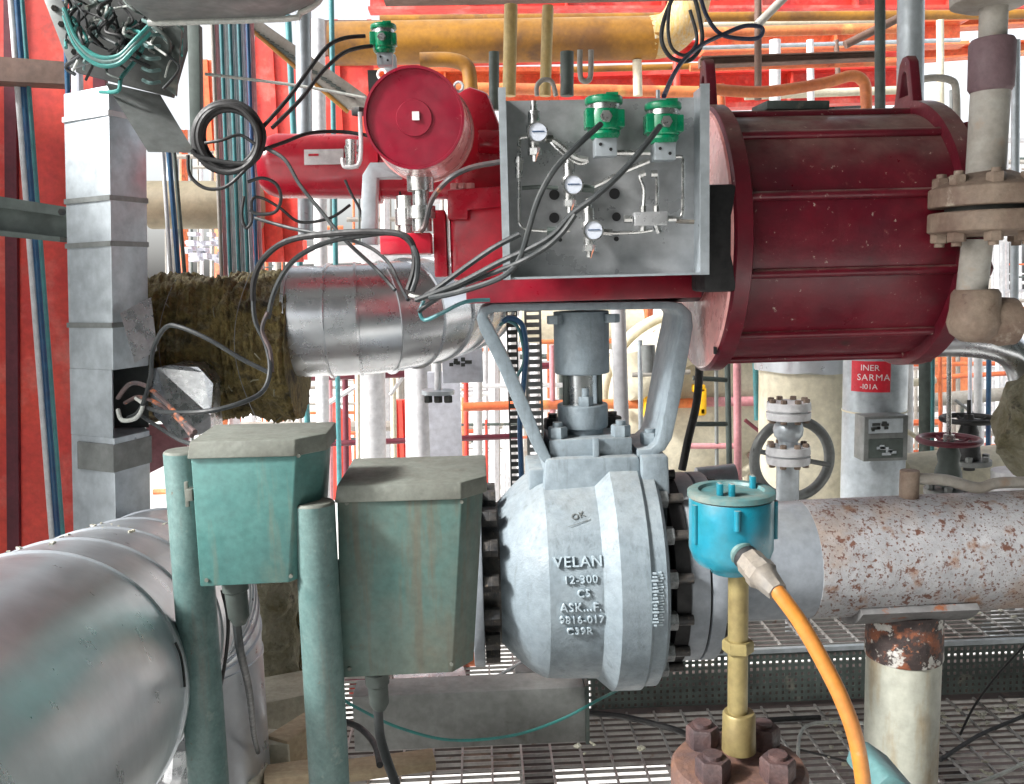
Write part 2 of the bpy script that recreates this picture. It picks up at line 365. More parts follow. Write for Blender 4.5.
# perforated kick plate between the two gratings
a = WZ(588, 688, .205); b_ = WZ(1060, 668, .205)
kx0, kx1 = a.x, 2.5
s = MB(); s.box((-2.6, 2.55, 1.3), (.06, 2.1, 3.4)); s.box((-2.56, 1.6, 1.3), (.1, .1, 3.4)); s.box((-2.56, 3.5, 1.3), (.1, .1, 3.4)); tag(s.build('sun_block_wall', m_galvd), 'unseen grey wall added at the left to block the sun', 'wall')  # added out of view to keep the sun off the trunking column
k = perf((kx0, 3.15, 0.0), (kx1-kx0, 0, 0), (0, 0, .19), int((kx1-kx0)/.024), 8, .42, .55).build('kick_plate', m_darkgrn, smooth=False)
solid(k, .003)
tag(k, 'dark perforated kick plate below the edge of the upper grating', 'kick plate')
s = MB(); s.box(((kx0+kx1)/2, 3.15, .202), (kx1-kx0, .02, .016)); s.build('edge_strip', m_galv, k)

# ================================================================== THE VALVE
Y0 = 2.4
AZ = W(600, 572, Y0-.29).z*.0 + W(640, 566, Y0).z
def fx(px, r, Y=Y0, py=560): return W(px, py, Y-r).x       # X of a point seen on the near side of radius r
vx0 = fx(545, .28)
valve = thing('ball_valve', 'grey painted cast ball valve with raised lettering and a bent strap yoke', 'valve', (fx(600, .3), Y0, AZ-.31))
X = [fx(499, .21)]+[fx(500+49*k/7, .27) for k in range(8)]+[fx(604, .292), fx(622, .326), fx(652, .326), fx(655, .317), fx(668, .317), fx(671, .30)]
Rr = [.183]+[.188+.098*math.sin(PI/2*.80*k/7)/math.sin(PI/2*.80) for k in range(8)]+[.292, .326, .326, .317, .317, .30]
s = MB()
prof = [(0, .0)]
prof = [(X[0]-X[0], .19)]
for x, r in list(zip(X, Rr))[1:]: prof.append((x-X[0], r))
# soften
s.lathe((X[0], Y0, AZ), (1, 0, 0), prof, 96)
body = s.build('valve_body', m_valve, valve, ang=13)
def bodyR(x):
    for (xa, ra), (xb, rb) in zip(zip(X, Rr), zip(X[1:], Rr[1:])):
        if xa <= x <= xb: return ra+(rb-ra)*(x-xa)/(xb-xa)
    return .292
# neck casting
s = MB()
nt_ = W(545, 459, Y0-.13); nr = W(640, 457, Y0-.13)
zt = nt_.z
poly = [(nt_.x, zt), (nr.x, zt), (nr.x+.02, AZ+.12), (nt_.x-.015, AZ+.12)]
s.prism([Vector((x, Y0-.13, z)) for x, z in poly], (0, .26, 0)); s.build('neck', m_valve, valve, bev=.012)
s = MB(); q0 = W(641, 456, Y0-.14); q1 = W(668, 500, Y0-.14)
s.prism([Vector((q0.x, Y0-.15, q0.z)), Vector((q1.x, Y0-.15, q0.z)), Vector((q1.x+.008, Y0-.15, AZ+.1)), Vector((q0.x, Y0-.15, AZ+.1))], (0, .3, 0))
s.build('side_pad', m_valve, valve, bev=.008)
s = MB(); q0 = W(529, 470, Y0-.1); q1 = W(548, 500, Y0-.1)
s.prism([Vector((q0.x, Y0-.1, q0.z)), Vector((q1.x, Y0-.1, q0.z)), Vector((q1.x, Y0-.1, AZ+.15)), Vector((q0.x-.004, Y0-.1, AZ+.15))], (0, .2, 0))
s.build('side_pad', m_valve, valve, bev=.006)
# lettering wrapped round the body
def wrap(cx_px, cy_px, tilt=0):
    x0 = fx(cx_px, .292, Y0, cy_px); z0 = W(cx_px, cy_px, Y0-.292).z
    a0 = math.asin(max(-.99, min(.99, (z0-AZ)/.292)))
    def f(v):
        x = v.x*math.cos(tilt)-v.y*math.sin(tilt); y = v.x*math.sin(tilt)+v.y*math.cos(tilt)
        an = a0+y/.292; rr = .292+v.z
        return Vector((x0+x, Y0-math.cos(an)*rr, AZ+math.sin(an)*rr))
    return f
for body_t, px, py, sz in (('VELAN', 579, 569, .037), ('12-300', 581, 584, .027), ('C5', 584, 597, .026), ('ASK...F.', 581, 611, .029), ('9816-017', 582, 623, .026), ('C39R', 580, 635, .026)):
    # py is the baseline
    place_text('lettering', body_t, sz, .005, m_valvetxt, valve, wrap(px, py), 1.12)
place_text('handwriting', 'OK', .024, .0006, m_galvd, valve, wrap(583, 527, .3), 1.1)
s = MB(); f = wrap(583, 531, .3)
s.tube([f(Vector((x*.01, 0, .001))) for x in range(-3, 4)], .0008, 5); s.build('underline', m_galvd, valve)
# raised casting marks down the right rim (illegible in the photo)
for col_, (cxp, n_) in enumerate(((655, 16), (661, 20))):
    s = MB()
    for i in range(n_):
        py = 574+i*(54/n_); p = W(cxp, py, Y0-.318)
        dz = p.z-AZ; 
        if abs(dz) < .3:
            yy = Y0-math.sqrt(.325**2-dz*dz) if cxp < 656 else Y0-math.sqrt(.318**2-dz*dz)
            s.box((fx(cxp, .318, Y0, py), yy, p.z), (.008+.004*(i % 3), .004, .0045))
    s.build('casting_marks', m_valvetxt, valve)
# end flanges, bolts
def flange_bolts(parent, xa, xb, rc, n, br, ph=0, m=m_darkbolt, mn=None, y0=Y0, z0=AZ, stick=.0):
    for i in range(n):
        a = ph+i*2*PI/n; y = y0+math.cos(a)*rc; z = z0+math.sin(a)*rc
        s = MB(); s.cyl((xa-stick, y, z), (xb+stick, y, z), br*.55, seg=12)
        s.hexn((xa, y, z), (1, 0, 0), br, br*.9); s.hexn((xb, y, z), (-1, 0, 0), br, br*.9)
        s.build('bolt', mn or m, parent)
xl0 = fx(483, .24); xl1 = fx(497, .24)
s = MB(); s.lathe((xl0-.03, Y0, AZ), (1, 0, 0), [(0, .25), (.028, .25)], 80); s.build('end_flange', m_pipe, valve, bev=.003)
s = MB(); s.lathe((xl0, Y0, AZ), (1, 0, 0), [(-.002, .19), (X[0]-xl0+.004, .19)], 64); s.build('end_collar', m_darkbolt, valve)
flange_bolts(valve, xl0, xl0+.038, .222, 16, .023, PI/16)
s = MB(); s.lathe((X[-1], Y0, AZ), (1, 0, 0), [(-.01, .215), (.022, .215), (.024, .262), (fx(690, .25)-X[-1]+.002, .262)], 80); s.build('bonnet_gap', m_black, valve)
# right: studs with zinc nuts in front of the dark gap
xr0 = X[-1]; xr1 = fx(690, .25)
for i in range(16):
    a = PI/16+i*2*PI/16; y = Y0+math.cos(a)*.274; z = AZ+math.sin(a)*.274
    s = MB(); s.cyl((xr0-.002, y, z), (xr1+.004, y, z), .013, seg=12); s.build('stud', m_darkbolt, valve)
    s = MB(); s.hexn((xr0, y, z), (1, 0, 0), .024, .022); s.build('nut', m_nut, valve)
# bonnet plate, gland, stem
ymid = Y0
bl = W(549, 441, Y0-.1); br_ = W(632, 457, Y0-.1)
bx0, bx1, bz0, bz1 = bl.x, br_.x, br_.z, bl.z
s = MB(); s.box(((bx0+bx1)/2, Y0, (bz0+bz1)/2+.003), (bx1-bx0, .21, bz1-bz0)); s.build('bonnet_plate', m_valve, valve, bev=.004)
s = MB(); s.box(((bx0+bx1)/2, Y0, bz0-.003), (bx1-bx0+.01, .22, .012)); s.build('gasket', m_black, valve)
s = MB(); s.box(((bx0+bx1)/2+.012, Y0-.115, (bz0+bz1)/2-.005), (.016, .012, .075)); s.build('position_tag', m_valve, valve, bev=.002)
for dx in (bx0+.025, bx1-.025):
    for dy in (-.075, .075):
        s = MB(); s.hexn((dx, Y0+dy, bz1+.003), (0, 0, 1), .026, .03); s.cyl((dx, Y0+dy, bz1), (dx, Y0+dy, bz1+.045), .013)
        s.build('nut', m_valve if dy < 0 else m_darkbolt, valve)
scx = (bx0+bx1)/2-.008
def zz(py): return W(585, py, Y0).z
s = MB(); s.lathe((scx, Y0, bz1), (0, 0, 1), [(0, .055), (zz(425)-bz1-.002, .055)], 40); s.build('gland', m_valve, valve)
s = MB(); s.lathe((scx, Y0, zz(427)), (0, 0, 1), [(0, .062), (.003, .068), (zz(403)-zz(427)-.003, .068), (zz(403)-zz(427), .064)], 48); s.build('gland_flange', m_valve, valve, bev=.002)
for dx in (-.0, ):
    s = MB(); s.hexn((scx+.003, Y0-.045, zz(403)), (0, 0, 1), .021, .024); s.cyl((scx+.003, Y0-.045, zz(403)), (scx+.003, Y0-.045, zz(386)), .010); s.build('nut', m_valve, valve)
s = MB()
s.cyl((scx, Y0, zz(403)), (scx, Y0, zz(370)), .047, seg=40); s.build('stem', m_chrome, valve)
s = MB(); s.cyl((scx+.044, Y0-.02, zz(403)), (scx+.044, Y0-.02, zz(370)), .008); s.build('gland_stud', m_darkgrn, valve)
s = MB(); s.cyl((scx-.046, Y0-.02, zz(403)), (scx-.046, Y0-.02, zz(370)), .009); s.build('gland_stud', m_darkgrn, valve)
s = MB(); s.lathe((scx, Y0, zz(373)), (0, 0, 1), [(0, .070), (.004, .074), (zz(311)-zz(373), .074)], 56); s.build('coupling', m_valve, valve, bev=.002)
for dx in (-.075, .075):
    s = MB(); s.hexn((scx+dx, Y0-.05, zz(314)), (0, 0, -1), .021, .022); s.build('nut', m_valve, valve)
# yoke strap
def yk(px, py): p = W(px, py, Y0-.12); return Vector((p.x, 0, p.z))
yp = [(562, 466), (550, 464), (540, 448), (523, 408), (504, 363), (486, 328), (482, 318), (485, 311), (493, 308), (520, 307), (600, 306), (668, 305), (680, 307), (687, 314), (687, 326), (682, 352), (674, 397), (666, 437), (661, 447), (652, 453), (638, 454)]
yt = [.02, .022, .032, .036, .036, .034, .028, .024, .022, .02, .02, .02, .022, .026, .032, .036, .036, .034, .028, .022, .02]
s = MB(); s.ribbon([yk(*p) for p in yp], yt, Y0-.12, Y0+.12); s.build('yoke', m_valve, valve, bev=.005)
s = MB(); p = yk(655, 452); s.hexn((p.x, Y0-.05, p.z+.01), (0, 0, 1), .026, .030); s.cyl((p.x, Y0-.05, p.z), (p.x, Y0-.05, p.z+.05), .014); s.build('nut', m_valve, valve)
s = MB(); s.box((p.x-.01, Y0-.092, p.z-.02), (.022, .008, .05)); s.build('clip', m_signw, valve)

# ================================================================== PIPE
pL = W(726, 560, Y0); pipeX0 = xr1
pzR = W(1040, 545, Y0+.04).z
def pax(x):          # the pipe axis, sloping slightly
    t = (x-pipeX0)/(1.9-pipeX0); return Vector((x, Y0+.03*t, AZ+(pzR-AZ)*t*.95))
pipe = thing('process_pipe', 'thick grey pipe bolted to the valve with flaking rusty paint to the right', 'pipe', (1.4, Y0, AZ-.17))
s = MB(); d = pax(2.0)-pax(pipeX0)
xf0, xf1, xf2 = pipeX0, fx(712, .25), fx(727, .25)
s.lathe((xf0, Y0, AZ), (1, 0, 0), [(0, .25), (.004, .256), (xf1-xf0-.003, .256)], 80); s.build('flange', m_pipe, pipe, bev=.002)
s = MB(); s.lathe((xf1-.005, Y0, AZ), (1, 0, 0), [(0, .245), (.012, .245)], 64); s.build('gasket', m_black, pipe)
s = MB(); s.lathe((xf1+.003, Y0, AZ), (1, 0, 0), [(0, .256), (xf2-xf1, .256)], 80); s.build('flange', m_pipe, pipe, bev=.003)
s = MB(); s.lathe((xf2, Y0, AZ), (1, 0, 0), [(0, .20), (.05, .172), (.08, .163)], 64); s.build('weld_neck', m_pipe, pipe)
for i in range(16):
    a = PI/16+i*2*PI/16; y = Y0+math.cos(a)*.222; z = AZ+math.sin(a)*.222
    s = MB(); s.hexn((xf2, y, z), (1, 0, 0), .023, .024); s.cyl((xf2, y, z), (xf2+.045, y, z), .013, seg=12); s.build('nut', m_darkbolt, pipe)
xs_ = W(824, 550, Y0-.16).x
s = MB(); s.cyl(pax(xf2+.06), pax(xs_), .162, seg=80); s.build('painted_length', m_pipe, pipe)
s = MB(); s.cyl(pax(xs_), pax(2.35), .1635, seg=96); s.build('rusty_length', m_rustpipe, pipe, label='length of pipe with grey paint flaking to rust')
# small stub and bent rod on top of the pipe
c = W(912, 480, Y0); top = pax(c.x)+Vector((0, 0, .155))
st = thing('drain_stub', 'short rusty stub with a bent side rod on top of the thick pipe', 'pipe stub', top)
s = MB(); s.cyl(top, top+Vector((0, 0, .085)), .026); s.build('stub', m_rustflange, st, bev=.003)
s = MB(); s.tube([top+Vector((.02, 0, .06)), top+Vector((.10, -.01, .055)), top+Vector((.19, -.01, .03)), top+Vector((.26, 0, .04)), top+Vector((.45, .02, .03))], .016); s.build('rod', m_palepipe, st)
# pipe support
cx_ = (W(864, 700, Y0).x+W(940, 700, Y0).x)/2; rs = .1
ps = thing('pipe_support', 'round cream support post with a burnt rusty top under the thick pipe', 'pipe support', (cx_, Y0, 0))
zr = W(900, 671, Y0-.1).z; ztp = pax(cx_).z-.15
s = MB(); s.cyl((cx_, Y0, 0.0), (cx_, Y0, zr), rs, seg=64); s.build('post', m_postcream, ps)
s = MB(); s.lathe((cx_, Y0, zr), (0, 0, 1), [(0, rs+.003), (.005, rs+.005), (.1, rs+.002), (ztp-zr, rs+.003)], 64); s.build('rusty_sleeve', m_rustpost, ps)
# saddle: arc plate hugging the pipe
s = MB(); x0s = W(858, 600, Y0-.1).x; x1s = W(974, 600, Y0-.1).x
for (ra, rb, xa, xb) in ((.1655, .186, x0s, x1s),):
    n = 20; rows = []
    for i in range(n+1):
        an = -PI/2 + (i/n-.5)*R_(104)
        rows.append([s.b.verts.new((x, pax(cx_).y+math.cos(an)*r_, pax(x).z+math.sin(an)*r_)) for x, r_ in ((xa, ra), (xb, ra), (xb, rb), (xa, rb))])
    for A, B in zip(rows, rows[1:]):
        for k in range(4): s.b.faces.new([A[k], A[(k+1) % 4], B[(k+1) % 4], B[k]])
    s.b.faces.new(rows[0]); s.b.faces.new(rows[-1])
s.build('saddle', m_saddle, ps)
s = MB(); s.lathe((cx_, Y0, 0), (0, 0, 1), [(0, .14), (.012, .14)], 4); s.build('base_plate', m_rustflange, ps)

# ================================================================== ACTUATOR
AY, AZc = 2.4, W(820, 238, 2.4).z
act = thing('valve_actuator', 'red pneumatic valve actuator with a big ribbed drum on its right', 'actuator', (.35, AY, W(600, 303, AY).z))
ax0 = fx(742, .33, AY, 236); ax1 = 1.125; RA = .325
s = MB(); s.cyl((ax0, AY, AZc), (ax1, AY, AZc), RA-.012, seg=96); s.build('drum', m_redd, act)
for i in range(11):
    an = R_(16.5)+i*2*PI/11+PI; y = AY+math.cos(an)*(RA-.008); z = AZc+math.sin(an)*(RA-.008)
    s = MB(); s.cyl((ax0, y, z), (ax1, y, z), .011, seg=12); s.build('tie_rod', m_redd, act)
s = MB(); s.lathe((ax0-.02, AY, AZc), (1, 0, 0), [(0, RA+.012), (.006, RA+.02), (.042, RA+.02), (.046, RA+.012)], 96); s.build('end_plate', m_redd, act, label='left end plate with its lit face coloured pink')
s = MB(); s.lathe((ax0-.026, AY, AZc), (1, 0, 0), [(0, RA+.008), (.0055, RA+.012)], 96); s.build('end_face', m_redp, act)  # light on the left face put into a pink colour
s = MB(); s.lathe((ax1, AY, AZc), (1, 0, 0), [(0, RA+.02), (.045, RA+.02), (.055, RA)], 96); s.build('end_plate', m_redd, act)
for i in range(11):
    an = R_(16.5)+i*2*PI/11+PI; y = AY+math.cos(an)*(RA-.004); z = AZc+math.sin(an)*(RA-.004)
    s = MB(); s.hexn((ax1+.055, y, z), (1, 0, 0), .02, .024); s.build('nut', m_redd, act)
s = MB(); p = W(737, 336, AY-.3); s.box((ax0-.027, AY-.2, AZc-.275), (.004, .018, .018)); s.build('vent_hole', m_black, act)
for (cx2, ytop) in ((ax0+.005, 72), (ax1+.02, 72)):
    s = MB(); zt2 = AZc+RA+.125; yy = AY
    p_ = [(-.06, RA-.01), (-.045, RA+.05), (-.028, RA+.12), (-.012, RA+.137), (.012, RA+.137), (.028, RA+.12), (.045, RA+.05), (.06, RA-.01)]
    # plate with slot: built as a loop of quads
    out_ = [Vector((cx2-.014, AY+a*1.0, AZc+z)) for a, z in p_]
    inn = [Vector((cx2-.014, AY+a*.42, AZc+RA+.065+(z-RA-.06)*.42)) for a, z in p_]
    A = [[s.b.verts.new(q) for q in (out_[i], inn[i], inn[i]+Vector((.026, 0, 0)), out_[i]+Vector((.026, 0, 0)))] for i in range(len(p_))]
    for i in range(len(A)):
        B, C_ = A[i], A[(i+1) % len(A)]
        for k in range(4):
            s.b.faces.new([B[k], B[(k+1) % 4], C_[(k+1) % 4], C_[k]])
    s.build('lifting_lug', m_redd, act, bev=.003)
# link between housing and drum (dark coupling)
s = MB(); s.cyl((.42, AY, AZc-.01), (ax0-.026, AY, AZc-.01), .15, seg=48); s.build('drum_adapter', m_maroon, act)
s = MB(); z0_ = W(700, 300, AY-.15).z; z1_ = W(700, 282, AY-.15).z
xa_ = W(466, 290, AY-.15).x; xb_ = W(702, 290, AY-.15).x
s.box(((xa_+xb_)/2, AY, (z0_+z1_)/2+.012), (xb_-xa_, .30, (z1_-z0_)+.012)); s.build('base_plate', m_redm, act, bev=.004)
s = MB(); xc0 = W(450, 240, AY-.14).x; xc1 = W(700, 240, AY-.14).x; zh0 = z1_+.014; zh1 = W(480, 196, AY-.14).z
s.box(((xc0+xc1)/2, AY, (zh0+zh1)/2), (xc1-xc0, .28, zh1-zh0)); s.build('housing', m_redb, act, bev=.02)
s = MB(); p0 = W(433, 211, AY-.1); p1 = W(448, 277, AY-.1)
s.box(((p0.x+p1.x)/2, AY, (p0.z+p1.z)/2), (p1.x-p0.x, .27, p0.z-p1.z)); s.build('side_flange', m_redb, act, bev=.004)
s = MB(); p0 = W(447, 190, AY-.16); p1 = W(508, 214, AY-.16)
s.prism([Vector((p0.x, AY-.16, p0.z)), Vector((p1.x, AY-.16, p0.z+.008)), Vector((p1.x, AY-.16, p1.z+.02)), Vector((W(468, 215, AY-.16).x, AY-.16, p1.z+.012)), Vector((W(468, 215, AY-.16).x, AY-.16, p1.z-.01)), Vector((p0.x, AY-.16, p1.z-.01))], (0, .32, 0))
s.build('top_cover', m_redb, act, bev=.004)
for px in (455, 462, 470):
    s = MB(); p = W(px, 189, AY-.12); s.hexn(p, (0, 0, 1), .012, .014); s.build('cover_screw', m_redp, act)
s = MB(); p0 = W(456, 190, AY+.02)
hp = [(455, 192), (455, 92), (470, 86), (488, 92), (501, 128), (512, 192)]
s.prism([W(x, y, AY-.02) for x, y in hp], (0, .16, 0)); s.build('spring_housing', m_redb, act, bev=.012)
s = MB(); s.cyl(W(478, 142, AY-.03), W(500, 142, AY-.03), .03); s.build('boss', m_redb, act, bev=.004)

# reservoir tank pointing at the camera
tk = thing('air_reservoir', 'round dark red air reservoir facing the camera with a small white square sticker', 'air tank', W(425, 178, 2.2))
cF = W(414, 118, 2.0); axd = (W(425, 133, 2.3)-cF).normalized(); LT = .29; RT = .108
s = MB(); s.lathe(cF, axd, [(0, 0), (0, RT*.35), (.003, RT*.36), (.003, RT*.94), (-.004, RT*.95), (-.004, RT), (.006, RT)], 80, cap=False); s.build('end_cap', m_capred, tk)
s = MB(); s.lathe(cF, axd, [(.006, RT-.001), (LT-.03, RT+.010), (LT-.028, RT+.014), (LT, RT+.014), (LT+.03, .05), (LT+.03, 0)], 80, cap=False); s.build('shell', m_redp, tk)  # light on the side of the red tank painted as pink
s = MB(); s.box(cF-axd*.003+Vector((.004, 0, .004)), (.015, .003, .018)); s.build('sticker', m_signw, tk)
for an in (R_(125), R_(35)):
    s = MB(); s.torus(cF+axd*.03+Vector((math.cos(an)*(RT+.01), 0, math.sin(an)*(RT+.01))), (.3, 1, 0), .010, .003, 8, 16); s.build('eyelet', m_white, tk)
# fittings under the reservoir
ft = thing('reservoir_fitting', 'silver threaded fittings below the round red reservoir', 'pipe fitting', W(418, 232, 2.2))
def vst(p_, prof, nm, m, par, seg=24):
    return MB().lathe(p_, (0, 0, -1), prof, seg).build(nm, m, par)
p = W(420, 176, 2.2)
vst(p, [(0, .032), (.035, .032), (.036, .020), (.07, .020), (.071, .034), (.10, .034), (.101, .024), (.13, .024)], 'union', m_ssb, ft, 16)
p = W(405, 196, 2.25)
vst(p, [(0, .022), (.03, .022), (.031, .026), (.07, .026), (.071, .018), (.11, .018)], 'union', m_ssb, ft, 8)
s = MB(); s.boxpx(380, 233, 431, 254, 2.2, .1); ob = s.build('manifold_block', m_redb, bev=.003); tag(ob, 'red rectangular block beneath the silver fittings, left of the housing', 'manifold')
# white bracket
s = MB(); p = [W(x, y, 2.35) for x, y in ((402, 172), (374, 172), (372, 178), (371, 200), (371, 245))]
s.ribbon([Vector((q.x, 0, q.z)) for q in p], .036, 2.3, 2.36)
tag(s.build('bracket', m_galv, bev=.003), 'pale angle bracket standing under the round red reservoir', 'bracket')
# left red cylinder behind
rc = thing('spring_canister', 'long bright red spring canister lying behind the reservoir with a white name plate', 'spring canister', W(330, 196, 2.9))
pa, pb = W(262, 166, 2.9), W(470, 168, 2.9)
s = MB(); s.lathe(pa, pb-pa, [(0, .0), (.0, .07), (.02, .088), (.05, .098), ((pb-pa).length, .098)], 64); s.build('shell', m_redb, rc)
s = MB(); s.lathe(W(372, 168, 2.9), pb-pa, [(0, .098), (.001, .11), (.03, .11), (.031, .098)], 64); s.build('flange', m_redb, rc)
p = W(324, 157, 2.9-.1); s = MB(); s.box((p.x, p.y-.002, p.z), (.118, .004, .048), Matrix.Rotation(R_(-14), 3, 'X')); pl = s.build('name_plate', m_signw, rc, bev=.001)
s = MB(); s.box((p.x-.03, p.y-.0055, p.z+.006), (.03, .003, .006), Matrix.Rotation(R_(-14), 3, 'X')); s.build('red_mark', m_signred, pl)
s = MB(); s.box((p.x+.005, p.y-.004, p.z-.010), (.09, .003, .005), Matrix.Rotation(R_(-14), 3, 'X')); s.build('grey_line', m_tape, pl)

# ================================================================== INSTRUMENT PANEL
PY = 2.02
pn = thing('control_board', 'square stainless steel instrument panel with gauges and green solenoid valves', 'control panel', W(602, 282, PY+.05))
c0 = W(502, 94, PY); c1 = W(700, 94, PY); c2 = W(703, 274, PY); c3 = W(504, 278, PY)
px0, px1 = (c0.x+c3.x)/2, (c1.x+c2.x)/2; pz0, pz1 = (c3.z+c2.z)/2, (c0.z+c1.z)/2
s = MB(); s.box(((px0+px1)/2, PY+.06, (pz0+pz1)/2), (px1-px0, .004, pz1-pz0)); s.build('back_plate', m_ss, pn)
s = MB(); s.box((px0, PY+.015, (pz0+pz1)/2+.004), (.006, .095, pz1-pz0+.014)); s.box((px0+.002, PY-.033, (pz0+pz1)/2+.004), (.016, .003, pz1-pz0+.014)); s.build('side_lip', m_galv, pn)
s = MB(); s.box((px1, PY+.015, (pz0+pz1)/2+.004), (.006, .095, pz1-pz0+.014)); s.box((px1-.001, PY-.033, (pz0+pz1)/2+.004), (.020, .003, pz1-pz0+.014)); s.build('side_lip', m_galv, pn)
s = MB(); s.box(((px0+px1)/2, PY+.014, pz0), (px1-px0-.006, .088, .005)); s.build('bottom_lip', m_galv, pn)
for x, y, r in ((554, 195, .0105), (554, 218, .0105), (614, 194, .011), (616, 217, .009), (616, 239, .005), (560, 240, .004), (592, 250, .004)):
    p = W(x, y, PY+.057); s = MB(); s.cyl((p.x, PY+.0572, p.z), (p.x, PY+.05, p.z), r, r*1.12, seg=20); s.build('grommet', m_black, pn)
def pw(x, y, d=0): return W(x, y, PY-d)
# solenoids: three (two on the panel and one behind the reservoir); panel ones are parts lifted off by bolts -> own things
def solenoid(cx, cy, Y, sc, label, cat='solenoid valve', rz=0, group='green solenoid valves'):
    o = W(cx, cy, Y); t = thing('solenoid_valve', label, cat, o+Vector((0, 0, -.075*sc)), group)
    def V(x, y, z): return o+Vector((x*sc, y*sc, z*sc))
    s = MB(); s.lathe(V(0, 0, -.026), (0, 0, 1), [(0, .033*sc), (.006*sc, .040*sc), (.05*sc, .0415*sc), (.052*sc, .040*sc)], 40)
    s.box(V(-.036, -.006, .006), (.02*sc, .05*sc, .045*sc)); s.box(V(.034, -.01, .004), (.022*sc, .04*sc, .04*sc)); s.build('coil_housing', m_green, t, bev=.003*sc)
    s = MB(); s.lathe(V(0, 0, .026), (0, 0, 1), [(0, .038*sc), (.013*sc, .038*sc)], 40); s.build('thread_ring', m_ssb, t)
    s = MB(); s.lathe(V(0, 0, .039), (0, 0, 1), [(0, .043*sc), (.003*sc, .045*sc), (.014*sc, .045*sc), (.018*sc, .041*sc)], 24); s.build('cap', m_green, t, bev=.001)
    s = MB(); s.box(V(.015, -.03, .0585), (.028*sc, .008*sc, .006*sc)); s.build('cap_lug', m_green, t)
    s = MB(); s.lathe(V(0, 0, -.040), (0, 0, 1), [(0, .030*sc), (.010*sc, .038*sc), (.016*sc, .038*sc)], 32); s.build('lower_collar', m_green, t)
    s = MB(); s.box(V(.001, .0, -.060), (.052*sc, .045*sc, .042*sc)); b = s.build('valve_block', m_galv, t, bev=.002)
    for dx, dz in ((-.012, -.054), (.012, -.066)):
        s = MB(); s.cyl(V(dx, -.0228, dz), V(dx, -.024, dz), .004*sc, seg=12); s.build('port', m_black, b)
    s = MB(); s.cyl(V(0, -.03, .004), V(-.003, -.062, .004), .011*sc, seg=20); s.cyl(V(-.002, -.05, .004), V(-.003, -.058, .004), .0145*sc, seg=6); s.build('cable_entry', m_ssb, t)
    return t, V
so1, V1 = solenoid(604, 122, PY-.0, .93, 'green solenoid valve at the top middle of the steel panel')
so2, V2 = solenoid(663, 127, PY-.0, .90, 'green solenoid valve nearer the top right corner of the steel panel')
so3, V3 = solenoid(384, 42, 2.6, .80, 'small green solenoid valve above and behind the round red reservoir')
# regulators
def regulator(cx, cy, label):
    o = pw(cx, cy, -.005); t = thing('filter_regulator', label, 'air regulator', o+Vector((0, 0, -.055)), 'filter regulators with round gauges')
    def V(x, y, z): return o+Vector((x, y, z))
    s = MB(); s.cyl(V(-.003, .01, .05), V(-.003, .01, -.03), .0135, seg=20); s.cyl(V(-.003, .01, .02), V(-.003, .01, .004), .018, seg=16); s.build('body', m_ssb, t, bev=.0015)
    s = MB(); s.cyl(V(-.003, .01, .072), V(-.003, .01, .05), .008, seg=12); s.build('adjusting_screw', m_ssb, t)
    s = MB(); s.cyl(V(-.003, .01, -.03), V(-.003, .01, -.044), .016, seg=6); s.cyl(V(-.003, .01, -.044), V(-.003, .01, -.058), .007, seg=8); s.build('drain', m_ssb, t)
    s = MB(); s.lathe(V(.002, -.012, 0), (0, -1, 0), [(0, .021), (.014, .022), (.018, .0225), (.018, .0195)], 32, cap=False); s.build('gauge_case', m_ssb, t)
    s = MB(); s.cyl(V(.002, -.012, 0), V(.002, -.0275, 0), .0195, seg=32); f = s.build('gauge_face', m_face, t)
    s = MB(); s.box(V(.003, -.0285, .001), (.026, .0015, .0022)); s.build('needle', m_bluep, f)
    s = MB(); s.prism([V(.002, -.012, -.03), V(.008, -.014, -.032), V(-.004, -.016, -.062)], (0, -.003, 0)); s.build('red_tag', m_cabp, t)
    return t
regulator(536, 134, 'round gauge regulator high on the left of the steel panel')
regulator(571, 186, 'round gauge regulator in the middle of the steel panel')
regulator(591, 231, 'round gauge regulator lowest on the steel panel')
def ptube(pts, r, nm='tubing', m=m_ssb, d=.0):
    s = MB(); s.tube([pw(x, y, d) for x, y in pts], r, 8, sub=4); return s.build(nm, m, pn)
ptube([(527, 137), (521, 138), (519, 143), (519, 170)], .0042)
ptube([(519, 170), (519, 215), (520, 224), (526, 229), (545, 231), (570, 231)], .0042)
ptube([(519, 157), (519, 178)], .0085); ptube([(519, 160), (519, 163)], .011)
ptube([(545, 138), (556, 142), (575, 157), (588, 160)], .0075)
ptube([(549, 139), (560, 151), (578, 163), (588, 161)], .005)
ptube([(553, 139), (546, 139)], .0085, m=m_darkgrn)
ptube([(522, 188), (540, 187), (558, 188)], .0045, m=m_darkgrn)
ptube([(582, 188), (594, 189)], .0085, m=m_darkgrn)
ptube([(592, 187), (605, 181), (625, 171), (649, 161)], .0062)
ptube([(612, 153), (650, 153)], .0068)
ptube([(604, 233), (620, 233), (640, 232), (652, 230)], .0045)
ptube([(600, 232), (612, 233)], .0085)
ptube([(547, 231), (556, 231)], .0085, m=m_darkgrn)
ptube([(675, 157), (681, 157), (683, 162), (683, 200), (682, 215), (676, 219), (668, 219)], .0044)
ptube([(642, 175), (640, 178), (644, 190), (643, 212)], .0042)
ptube([(654, 174), (657, 178), (657, 212)], .0042)
ptube([(643, 206), (643, 214)], .0075); ptube([(656, 206), (656, 214)], .0075)
ptube([(640, 175), (645, 173)], .008); ptube([(651, 174), (657, 174)], .008)
ptube([(643, 225), (643, 231)], .008); ptube([(656, 225), (659, 233)], .008)
s = MB(); p = pw(650, 219); s.box(p, (.073, .03, .030)); sv = s.build('shuttle_valve', m_ss, pn, bev=.002)
